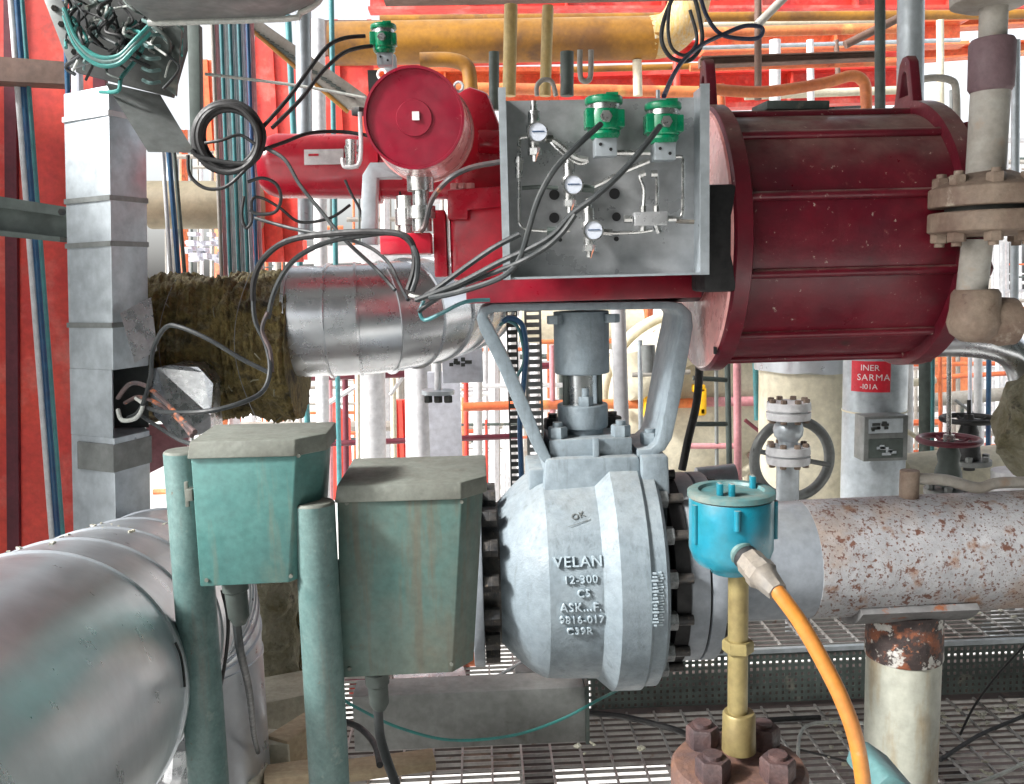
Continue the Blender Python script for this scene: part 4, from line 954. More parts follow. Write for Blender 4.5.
for i in range(6):
    z0 = 20+i*12
    s.tube([W(143, z0, 2.47), W(150, z0+3, 2.44), W(160, z0+2, 2.46)], .005, 6)
s.build('terminal_row', m_post, tg)
# grey fixture at the top
s = MB(); q = [W(150, -60, 2.2), W(345, -60, 2.2), W(316, 4, 2.2), W(285, 17, 2.2), W(150, 22, 2.2)]
s.prism(q, (0, -.22, .0)); lf = s.build('overhead_housing', m_galvd, bev=.008); tag(lf, 'dusty grey underside of a housing hanging in from the top edge', 'overhead housing')
s = MB(); s.tube([W(148, 23, 2.2), W(285, 19, 2.2), W(300, 13, 2.2), W(318, 2, 2.2), W(330, -20, 2.2)], .007, 8, sub=3); s.build('rim', m_cabw, lf)
s = MB(); s.prism([W(187, 24, 2.4), W(199, 24, 2.4), W(201, 142, 2.4), W(190, 142, 2.4)], (0, .03, 0)); tag(s.build('hanger_strip', m_darkgrn, bev=.002), 'dark narrow hanger strip left of the coiled cable', 'hanger')
# coil of cable
cl = thing('cable_coil', 'coil of black cable hanging beside the hanger strip', 'cable coil', W(228, 176, 2.35))
for i in range(9):
    c = W(229+random.uniform(-4, 4), 139+random.uniform(-3, 3), 2.33+i*.006); Rr_ = .081+random.uniform(-.010, .008)
    s = MB(); s.torus(c, (random.uniform(-.1, .15), 1, random.uniform(-.1, .1)), Rr_, .0072, 8, 40); s.build('loop', m_cab, cl)
s = MB(); s.tube([W(192, 150, 2.33), W(203, 158, 2.33), W(250, 163, 2.33), W(264, 140, 2.33), W(258, 120, 2.34), W(240, 108, 2.34)], .006, 8); s.build('tail', m_cab, cl)
s = MB(); s.tube([W(205, 143, 2.33), W(222, 140, 2.32), W(240, 135, 2.33), W(256, 145, 2.33)], .004, 8); s.build('tail', m_cab, cl)

# ================================================================== WOOL PIPE WITH CLAD ELBOW
ip = thing('insulated_pipe', 'fat insulated pipe with bare brown wool on the left and shiny cladding on the right', 'insulated pipe', W(300, 415, 3.1))
YW = 3.05
a = W(128, 350, YW); c = W(299, 345, YW)
s = MB(); prof = []; n = 130; L_ = (c-a).length
for i in range(n+1):
    prof.append((L_*i/n, .238+.010*noise.noise(Vector((i*.4, 0, 0)))))
s.lathe(a, c-a, prof, 170)
for v in s.b.verts:
    nn = noise.fractal(v.co*7, .8, 2.0, 4)+.35*noise.fractal(v.co*32, .6, 2.0, 3); d_ = (v.co-Vector((v.co.x, YW, a.z))).normalized(); v.co += d_*nn*.028
s.build('bare_wool', m_wool, ip, ang=70)
random.seed(17)
s = MB()
for i in range(26):
    an = R_(random.uniform(20, 200)); x = random.uniform(a.x+.05, c.x-.02); r_ = .24
    p = Vector((x, YW-math.sin(an)*r_, a.z+math.cos(an)*r_)); o_ = Vector((random.uniform(-.03, .03), random.uniform(-.03, .0), random.uniform(-.03, .02)))
    s.tube([p, p+o_*.6+Vector((0, -math.sin(an)*.012, .004)), p+o_*1.3], random.uniform(.001, .003), 5, sub=3)
s.build('loose_strands', m_woolg, ip)
s = MB()
for k in range(2):
    x = a.x+.2+k*.23; s.tube([Vector((x+.01*math.sin(q), YW-math.sin(R_(q*18))*.252, a.z+math.cos(R_(q*18))*.252)) for q in range(11)], .0012, 5, sub=2)
s.build('binding_wire', m_galvd, ip)
pts = [(292, 322, YW), (330, 321, YW), (357, 320, YW), (384, 318, YW+.02), (408, 314, YW+.07), (428, 310, YW+.16), (445, 306, YW+.28), (458, 303, YW+.42), (469, 301, YW+.6), (476, 299, YW+.85)]
P3 = [W(*p) for p in pts]; rad = [.185]*10
def orient_ring(s, c, d, r, seg=64):
    d = d.normalized(); a = Vector((0, 0, 1)).cross(d).normalized(); e = d.cross(a)
    return [s.b.verts.new(c+(a*math.cos(k*2*PI/seg)+e*math.sin(k*2*PI/seg))*r) for k in range(seg)]
for i in range(len(P3)-1):
    s = MB(); A, B = P3[i], P3[i+1]
    dA = (P3[i+1]-P3[max(i-1, 0)]); dB = (P3[min(i+2, 9)]-P3[i])
    rr = [orient_ring(s, A, dA, .180), orient_ring(s, A+(B-A)*.005, dA, .193), orient_ring(s, A+(B-A)*.09, dA, .193), orient_ring(s, A+(B-A)*.11, dA, .186), orient_ring(s, B, dB, .184)]
    for Q1, Q2 in zip(rr, rr[1:]):
        for k in range(64): s.b.faces.new([Q1[k], Q1[(k+1) % 64], Q2[(k+1) % 64], Q2[k]])
    s.b.faces.new(rr[0]); s.b.faces.new(rr[-1])
    s.build('cladding_segment', m_alu2, ip)
# foil box piece under wool pipe
s = MB(); q = [W(150, 370, 2.75), W(172, 365, 2.7), W(196, 366, 2.72), W(212, 383, 2.74), W(211, 432, 2.78), W(180, 440, 2.72), (W(152, 415, 2.74))]
s.prism(q, (0, .12, 0)); bmesh.ops.subdivide_edges(s.b, edges=s.b.edges, cuts=2, use_grid_fill=True); rough(s, .012, 13)
tag(s.build('foil_box', m_foil, smooth=False), 'crumpled silver cladding offcut below the bare wool', 'cladding piece')
s = MB(); s.prism([W(146, 425, 2.9), W(190, 425, 2.9), W(186, 455, 2.9), W(146, 475, 2.9)], (0, .02, 0)); tag(s.build('pink_board', m_pink), 'faded pink plate between the trunking and the cleaner teal box', 'plate')

# ================================================================== CABLES
C = cable
C([(601, 124, 1.90), (580, 143, 1.86), (558, 165, 1.85), (545, 185, 1.85), (536, 205, 1.85), (528, 232, 1.86), (520, 258, 1.87), (508, 273, 1.87), (488, 283, 1.9), (455, 293, 1.93), (430, 298, 1.98)], .0062, m_cabg, 'grey cable running down from the middle green solenoid across the panel')
C([(660, 126, 1.90), (645, 145, 1.86), (622, 172, 1.85), (596, 196, 1.84), (572, 214, 1.85), (555, 233, 1.85), (535, 246, 1.86), (500, 262, 1.89), (462, 282, 1.93), (432, 294, 1.98), (416, 300, 2.0)], .0062, m_cabg, 'grey cable running down from the right hand green solenoid across the panel')
C([(575, 215, 1.83), (562, 233, 1.83), (545, 248, 1.85), (520, 262, 1.86), (485, 276, 1.92), (455, 288, 1.95), (430, 303, 2.0), (418, 312, 2.0)], .0055, m_cabg, 'second grey cable lying below its neighbour at the lower left of the panel')
C([(520, 234, 1.92), (495, 247, 1.93), (470, 264, 1.95), (440, 286, 1.98), (425, 296, 2.0)], .006, m_cabg, 'short grey cable passing behind the left lip of the panel')
C([(490, 300, 2.0), (465, 302, 2.0), (440, 314, 2.02), (425, 320, 2.04), (420, 312, 2.04), (424, 300, 2.04)], .0045, m_tealp, 'teal grey cable hooked below the bunch in front of the clad elbow')
C([(500, 162, 2.0), (470, 168, 2.0), (448, 180, 2.0), (432, 200, 2.03), (425, 225, 2.05), (420, 232, 2.05)], .006, m_cabp, 'cable with an orange patch arching from the panel to the silver fittings')
C([(253, 300, 2.3), (254, 280, 2.28), (264, 258, 2.25), (290, 240, 2.2), (340, 233, 2.15), (380, 232, 2.12), (405, 236, 2.1), (414, 250, 2.1), (414, 270, 2.1), (408, 290, 2.1)], .0075, m_cab, 'thick black cable looping over left of the red housing')
C([(268, 318, 2.3), (275, 290, 2.28), (292, 262, 2.25), (322, 244, 2.2), (360, 236, 2.15), (398, 234, 2.13), (416, 252, 2.09), (417, 275, 2.09), (412, 292, 2.08)], .0065, m_cabg, 'grey cable following the thick black loop on its inner side')
C([(253, 290, 2.3), (255, 320, 2.3), (266, 345, 2.3), (270, 370, 2.28), (262, 392, 2.25), (235, 405, 2.2), (200, 412, 2.2), (165, 412, 2.3), (148, 408, 2.5)], .0062, m_cabg, 'grey cable swinging low in front of the brown wool')
C([(268, 312, 2.29), (262, 330, 2.3), (270, 350, 2.29), (272, 372, 2.29)], .0055, m_cabp, 'cable with an orange patch descending over the brown wool')
C([(268, 372, 2.28), (240, 358, 2.28), (210, 340, 2.28), (180, 327, 2.3), (165, 328, 2.33), (153, 350, 2.36), (150, 380, 2.4), (140, 410, 2.5), (128, 418, 2.55)], .006, m_cabg, 'arched grey cable from the trunking opening over the brown wool')
C([(118, 398, 2.56), (130, 384, 2.5), (146, 386, 2.45), (165, 402, 2.35), (182, 420, 2.2), (195, 432, 2.1)], .0062, m_cabp, 'dusty pink cable curling out of the trunking opening')
C([(125, 403, 2.56), (138, 397, 2.5), (155, 402, 2.42), (175, 416, 2.3), (192, 436, 2.1)], .0055, m_cabp, 'second pink cable just beneath the curling one')
C([(118, 410, 2.56), (122, 420, 2.52), (136, 418, 2.48), (143, 405, 2.48), (136, 398, 2.5)], .006, m_cabw, 'short pale looped cable end in the trunking opening')
C([(140, 415, 2.52), (160, 428, 2.4), (180, 440, 2.2), (196, 445, 2.1)], .0055, m_cabg, 'dark cable entering behind the cleaner teal box')
C([(262, 128, 2.35), (290, 96, 2.4), (310, 68, 2.45), (328, 46, 2.5), (345, 38, 2.55), (365, 36, 2.58)], .0055, m_cab, 'upper black cable leading to the small green solenoid')
C([(272, 128, 2.35), (300, 100, 2.4), (322, 72, 2.45), (342, 54, 2.5), (358, 48, 2.55), (372, 46, 2.58)], .0055, m_cab, 'lower black cable leading to the small green solenoid')
C([(262, 150, 2.34), (285, 142, 2.4), (310, 133, 2.45), (345, 132, 2.5), (380, 138, 2.5)], .005, m_cab, 'black cable running from the coil to the round reservoir')
C([(188, 155, 2.33), (190, 175, 2.33), (205, 188, 2.33), (225, 187, 2.33), (243, 172, 2.33), (262, 150, 2.33)], .0045, m_cab, 'thin black cable drooping beneath the coil')
C([(266, 148, 2.34), (285, 160, 2.32), (300, 185, 2.3), (320, 210, 2.28), (345, 240, 2.25), (375, 268, 2.25), (395, 290, 2.2)], .005, m_cabg, 'grey cable slanting down from the coil past the red canister')
C([(250, 210, 2.4), (258, 214, 2.4), (275, 212, 2.4), (281, 198, 2.4), (276, 184, 2.4), (262, 178, 2.4), (248, 182, 2.4)], .0045, m_cabg, 'thin grey cable loop hanging below the coil')
C([(244, 196, 2.42), (242, 215, 2.42), (246, 228, 2.42), (252, 220, 2.42), (252, 200, 2.42), (262, 198, 2.42), (280, 208, 2.4), (300, 222, 2.4), (330, 218, 2.4), (350, 205, 2.42)], .004, m_cab, 'thin black cable wandering under the grey loop')
C([(255, 218, 2.4), (290, 228, 2.35), (330, 236, 2.3), (365, 245, 2.28), (388, 262, 2.25), (400, 285, 2.2), (408, 300, 2.15)], .0045, m_cabg, 'grey cable sagging from the loop down to the bunch of cables')
C([(400, 192, 2.35), (402, 205, 2.33), (412, 218, 2.3), (424, 226, 2.28)], .003, m_cab, 'thin black lead beside the silver fittings')
C([(345, 180, 2.6), (352, 195, 2.6), (360, 210, 2.6), (366, 235, 2.6)], .004, m_cabg, 'short cable below the red canister')
C([(697, -20, 3.2), (705, 12, 3.2), (718, 32, 3.2), (735, 38, 3.2), (758, 38, 3.2), (762, 28, 3.2), (745, 26, 3.2), (722, 35, 3.2), (700, 46, 3.1), (682, 62, 3.0), (672, 78, 2.9), (664, 96, 2.7)], .0075, m_cabb, 'dark blue cable looping from the top edge down behind the panel')
C([(676, -10, 3.15), (664, 20, 3.15), (662, 42, 3.15), (672, 58, 3.15), (690, 60, 3.15), (702, 42, 3.15), (698, 10, 3.15), (690, -15, 3.15)], .0075, m_cabg, 'grey cable loop hanging from the top edge above the panel')
C([(672, -10, 3.1), (668, 25, 3.1), (672, 48, 3.1), (686, 55, 3.1), (697, 40, 3.1), (690, 10, 3.1)], .006, m_cabg, 'second thinner cable loop inside the hanging one above the panel')
C([(700, 310, 2.8), (700, 350, 2.8), (697, 400, 2.8), (688, 440, 2.8), (682, 470, 2.8)], .013, m_cab, 'thick black hose hanging behind the right leg of the yoke', 'hose', 'hanging_hose')
# little bunch clip
s = MB(); s.torus(W(417, 297, 2.03), (.3, 0, 1), .016, .004, 8, 20); tag(s.build('cable_tie', m_cabw), 'pale cable tie gripping the bunch in front of the clad elbow', 'cable tie')
# thin tubing near left fittings
C([(343, 158, 2.5), (343, 163, 2.5), (346, 167, 2.5), (358, 165, 2.5), (361, 150, 2.5), (360, 112, 2.5)], .006, m_white, 'white bent tube left of the round reservoir', 'tubing', 'bent_tube')
C([(205, 74, 2.7), (300, 86, 2.7), (365, 98, 2.7)], .0045, m_cabw, 'thin pale tube crossing the red backdrop towards the reservoir', 'tubing', 'thin_tube')
pg = thing('pressure_fitting', 'cluster of silver fittings left of the round reservoir', 'pipe fitting', W(352, 168, 2.55))
s = MB(); s.cyl(W(352, 140, 2.55), W(352, 168, 2.55), .018); s.cyl(W(345, 150, 2.55), W(362, 150, 2.55), .012); s.build('tee', m_ssb, pg)
s = MB(); s.hexn(W(358, 108, 2.6), (0, 0, -1), .02, .02); s.build('hex_nut', m_darkbolt, pg)
s = MB(); s.boxpx(368, 70, 378, 92, 2.5, .03); s.build('black_knob', m_cab, pg)
s = MB(); s.boxpx(384, 54, 396, 84, 2.7, .05); tag(s.build('valve_manifold', m_galv, bev=.003), 'silver manifold under the small green solenoid', 'manifold')

# ================================================================== BACKGROUND MID
# valve with big ring handwheel
gv = thing('globe_valve', 'white globe valve with flanges in front of a big grey ring handwheel', 'valve', W(790, 500, 3.3))
GY = 3.3
def gz(py): return W(786, py, GY).z
gx = W(788, 450, GY).x
s = MB(); s.lathe((gx, GY, gz(520)), (0, 0, 1), [(0, .042), (gz(462)-gz(520), .042)], 32); s.build('inlet', m_galv, gv)
for y0_, y1_ in ((463, 446), (419, 402)):
    s = MB(); h = gz(y1_)-gz(y0_); s.lathe((gx, GY, gz(y0_)), (0, 0, 1), [(0, .08), (h*.42, .082), (h*.43, .07), (h*.55, .07), (h*.56, .082), (h, .08)], 48); s.build('flange', m_white, gv)
    for i in range(8):
        an = i*PI/4+.2; x = gx+math.cos(an)*.066; y = GY+math.sin(an)*.066
        s = MB(); s.hexn((x, y, gz(y1_)), (0, 0, 1), .012, .014); s.build('bolt', m_rustflange, gv)
        s = MB(); s.hexn((x, y, gz(y0_)), (0, 0, -1), .012, .012); s.build('nut', m_rustflange, gv)
s = MB(); s.lathe((gx, GY, gz(446)), (0, 0, 1), [(0, .036), (.02, .036), (.04, .052), (.065, .056), (.085, .05), (.1, .038), (gz(419)-gz(446), .036)], 32); s.build('valve_body', m_galv, gv)
hw = W(792, 459, 3.45)
s = MB(); s.torus(hw, (-.08, 1, 0), .155, .021, 14, 64); s.build('handwheel', m_galvd, gv)
s = MB(); s.cyl(W(752, 450, 3.43), W(830, 465, 3.43), .01); s.build('spoke', m_galvd, gv)
# cream tank
tkc = thing('cream_tank', 'cream stained upright tank behind the globe valve', 'tank', W(806, 520, 4.6))
tx = W(812, 400, 4.6).x
s = MB(); s.cyl((tx, 4.6, W(800, 560, 4.6).z), (tx, 4.6, W(800, 368, 4.6).z), .27, seg=64); s.build('shell', m_cream, tkc)
s = MB(); s.cyl((tx, 4.6, W(800, 368, 4.6).z), (tx, 4.6, W(800, 352, 4.6).z), .30, seg=48); rough(s, .012, 9); s.build('top_cladding', m_alu, tkc)
cw = thing('white_column', 'white clad column carrying the red sign and a name plate box', 'column', W(874, 600, 3.9))
cwx = W(874, 420, 3.9).x
s = MB(); s.cyl((cwx, 3.9, .2), (cwx, 3.9, W(874, 330, 3.9).z), .135, seg=64); s.build('shell', m_galv, cw)
s = MB(); s.torus((cwx, 3.9, W(874, 410, 3.9).z), (0, 0, 1), .136, .004, 6, 48); s.build('seam', m_cream, cw)
# red sign wrapped on the column
sg = thing('red_sign', 'curved red warning sign with white letters on the white column', 'sign', (cwx, 3.9-.14, W(860, 392, 3.9).z))
def cyl_on(x, zc, rr): an = x/.135; return Vector((cwx+math.sin(an)*rr, 3.9-math.cos(an)*rr, zc))
zs0, zs1 = W(860, 393, 3.77).z, W(860, 362, 3.77).z
s = MB(); rows = []
for i in range(17):
    x = -.16+i*(.165)/16
    rows.append([s.b.verts.new(cyl_on(x, z, r)) for z, r in ((zs0, .1365), (zs1, .1365), (zs1, .139), (zs0, .139))])
for A, B in zip(rows, rows[1:]):
    for k in range(4): s.b.faces.new([A[k], A[(k+1) % 4], B[(k+1) % 4], B[k]])
s.b.faces.new(rows[0]); s.b.faces.new(rows[-1]); s.build('sign_plate', m_signred, sg)
def sgn(x0, z0):
    return lambda v: cyl_on(x0+v.x, z0+v.y, .1395+v.z)
H_ = zs1-zs0
place_text('lettering', 'INER', .036, .0005, m_signw, sg, sgn(-.078, zs1-H_*.30), 1.0)
place_text('lettering', 'SARMA', .039, .0005, m_signw, sg, sgn(-.064, zs1-H_*.62), 1.12)
place_text('lettering', '-I01A', .032, .0005, m_signw, sg, sgn(-.082, zs1-H_*.90), 1.0)
# nameplate box
NB = thing('name_plate_box', 'grey framed box with two dark etched plates on the white column', 'name plate', W(886, 463, 3.65))
s = MB(); s.boxpx(864, 416, 908, 461, 3.65, .10); s.build('frame', m_galvd, NB, bev=.004)
for y0_, y1_ in ((419, 433), (439, 458)):
    s = MB(); s.boxpx(869, y0_, 903, y1_, 3.645, .004); pl = s.build('plate', m_galv if y0_ < 430 else m_darkgrn, NB)
    s = MB(); random.seed(y0_)
    for i in range(7):
        x = random.uniform(871, 893); y = random.uniform(y0_+2, y1_-4); s.boxpx(x, y, x+random.uniform(3, 9), y+2.5, 3.641, .003)
    s.build('etched_marks', m_dark if y0_ < 430 else m_galv, pl)
# handwheel valves right
def wheelvalve(cx, cy, rpx, Y, m, mb_, label, ybot, yrod, grp='gate valves with round handwheels'):
    c = W(cx, cy, Y); t = thing('gate_valve', label, 'valve', (c.x, Y, W(cx, ybot, Y).z), grp); r = rpx*mpp(Y)
    s = MB(); s.torus(c, (0, 0, 1), r, r*.11, 10, 48); s.build('handwheel', m, t)
    s = MB()
    for k in range(5):
        an = k*2*PI/5+.3; s.tube([c+Vector((math.cos(an)*r*.15, math.sin(an)*r*.15, -.004)), c+Vector((math.cos(an)*r*.6, math.sin(an)*r*.6, -.012)), c+Vector((math.cos(an)*r, math.sin(an)*r, 0))], r*.07, 8, sub=3)
    s.build('spokes', m, t)
    s = MB(); s.cyl(c, W(cx, ybot, Y), .022); s.lathe(W(cx, cy+6, Y), (0, 0, -1), [(0, .03), (.03, .04), (.06, .035), (.09, .045), (.14, .05)], 24); s.build('bonnet', mb_, t)
    s = MB(); s.cyl(c, W(cx, yrod, Y), .008); s.cyl(c+Vector((0, 0, -.01)), c+Vector((0, 0, .02)), .02, seg=6); s.build('stem', m_ssb if m != m_cab else m_cab, t)
    s = MB(); b0 = W(cx, ybot-6, Y); s.cyl(b0, b0+Vector((0, 0, .02)), .085, seg=32)
    for k in range(6):
        an = k*PI/3; p = b0+Vector((math.cos(an)*.07, math.sin(an)*.07, .02)); s.hexn(p, (0, 0, 1), .014, .02)
    s.build('bolted_collar', m_galvd, t)
    return t
wheelvalve(949, 440, 29, 3.1, m_maroon, m_darkgrn, 'gate valve with a maroon handwheel', 500, 352)
wheelvalve(969, 419, 26, 3.6, m_cab, m_cab, 'gate valve with a black handwheel behind the maroon one', 470, 400)
# olive clad duct behind these
s = MB(); a, c = W(900, 495, 4.0), W(1060, 480, 4.0); s.cyl(a, c, .19, seg=48); tag(s.build('olive_pipe', m_cream), 'wide beige pipe behind the handwheel valves', 'pipe')
# wool chunk at right edge
s = MB(); bmesh.ops.create_icosphere(s.b, subdivisions=4, radius=1, matrix=Matrix.Translation(W(1032, 425, 2.9)) @ Matrix.Diagonal((.115, .12, .165, 1)))
rough(s, .045, 11); rough(s, .012, 40); tag(s.build('wool_lump', m_woolg, ang=80), 'ragged lump of mineral wool at the right edge above the pipe', 'insulation')
s = MB(); a, c = W(935, 340, 3.0), W(1060, 355, 3.0); s.tube([W(895, 345, 3.2), W(950, 341, 3.1), W(1000, 346, 3.0), W(1022, 365, 3.0), W(1030, 400, 3.0)], .055, 24); tag(s.build('clad_pipe', m_alu2), 'shiny clad pipe bending down behind the beige elbow at right', 'pipe')
# right floor stands
tubepx(1012, 470, 1012, 632, 3.55, 40, m_white, 'white_stand', 'white post standing on the upper grating at the right edge', 'post')
s = MB(); p = W(1012, 634, 3.55); s.cyl(p, p+Vector((0, 0, .02)), .115, seg=40); tag(s.build('foot_plate', m_galv), 'round foot plate under the white post at the right edge', 'base plate')
tubepx(792, 560, 792, 632, 3.5, 14, m_galv, 'stub_post', 'short grey post on the upper grating beneath the thick pipe', 'post')
# pipe gear behind head: small pipes around
tubepx(697, 480, 735, 476, 2.75, 26, m_galv, 'short_pipe', 'short grey pipe length behind the valve flange', 'pipe')
# exchanger head with yellow bolts
xh = thing('exchanger_head', 'large cream vessel head with a bolted rim and yellow clamps behind the yoke', 'heat exchanger', W(700, 470, 6.2))
ec = W(692, 400, 6.2)
s = MB(); s.lathe(ec, (-.1, -1, 0), [(-.5, .62), (0, .62), (.02, .60), (.08, .5), (.14, .3), (.16, 0)], 64, cap=False); s.build('head', m_cream, xh)
s = MB(); s.torus(ec, (-.1, -1, 0), .62, .04, 12, 64); s.build('rim', m_cream, xh)
for i in range(24):
    an = i*2*PI/24; p = ec+Vector((math.cos(an)*.55, -.1, math.sin(an)*.55)); s = MB(); s.hexn(p, (0, -1, 0), .03, .05); s.build('bolt', m_brown, xh)
for x0_, y0_, x1_, y1_ in ((645, 385, 664, 393), (645, 385, 651, 417), (645, 410, 664, 418), (694, 385, 706, 393), (700, 388, 707, 415), (694, 408, 706, 416)):
    s = MB(); s.boxpx(x0_, y0_, x1_, y1_, 5.9, .08); s.build('clamp', m_ypaint, xh, bev=.01)
s = MB(); s.tube([W(632, 350, 6.0), W(640, 380, 6.0), W(655, 360, 6.0), W(690, 340, 6.0), W(740, 330, 6.2)], .16, 20); s.build('nozzle', m_cream, xh)
tubepx(520, 320, 640, 330, 7.0, 44, m_cream, 'cream_vessel', 'cream horizontal vessel partly hidden by the coupling', 'vessel')
tubepx(720, 300, 775, 300, 6.8, 80, m_cream, 'far_vessel', 'cream vessel seen under the drum left of the tank', 'vessel')
# perforated vertical cable ladder
for (x0_, x1_, m, lb) in ((506, 517, m_dark, 'dark perforated cable ladder behind the left leg of the yoke'), (524, 541, m_galvd, 'grey perforated cable ladder left of the coupling')):
    a = W(x0_, 310, 3.3); c = W(x1_, 310, 3.3); e = W(x0_, 500, 3.3)
    k = perf((a.x, 3.3, e.z), (c.x-a.x, 0, 0), (0, 0, a.z-e.z), 1, 26, .72, .38).build('cable_ladder', m, smooth=False); solid(k, .004); tag(k, lb, 'cable ladder')
C([(503, 322, 3.2), (510, 318, 3.2), (522, 325, 3.2), (526, 350, 3.2), (524, 380, 3.2), (520, 420, 3.2), (521, 460, 3.2), (522, 490, 3.2)], .010, m_bluep, 'blue cable running down the perforated ladder')
C([(500, 325, 3.22), (508, 321, 3.2), (519, 330, 3.2), (524, 360, 3.2), (516, 378, 3.2)], .006, m_tealp, 'thin teal cable arching into the perforated ladder')

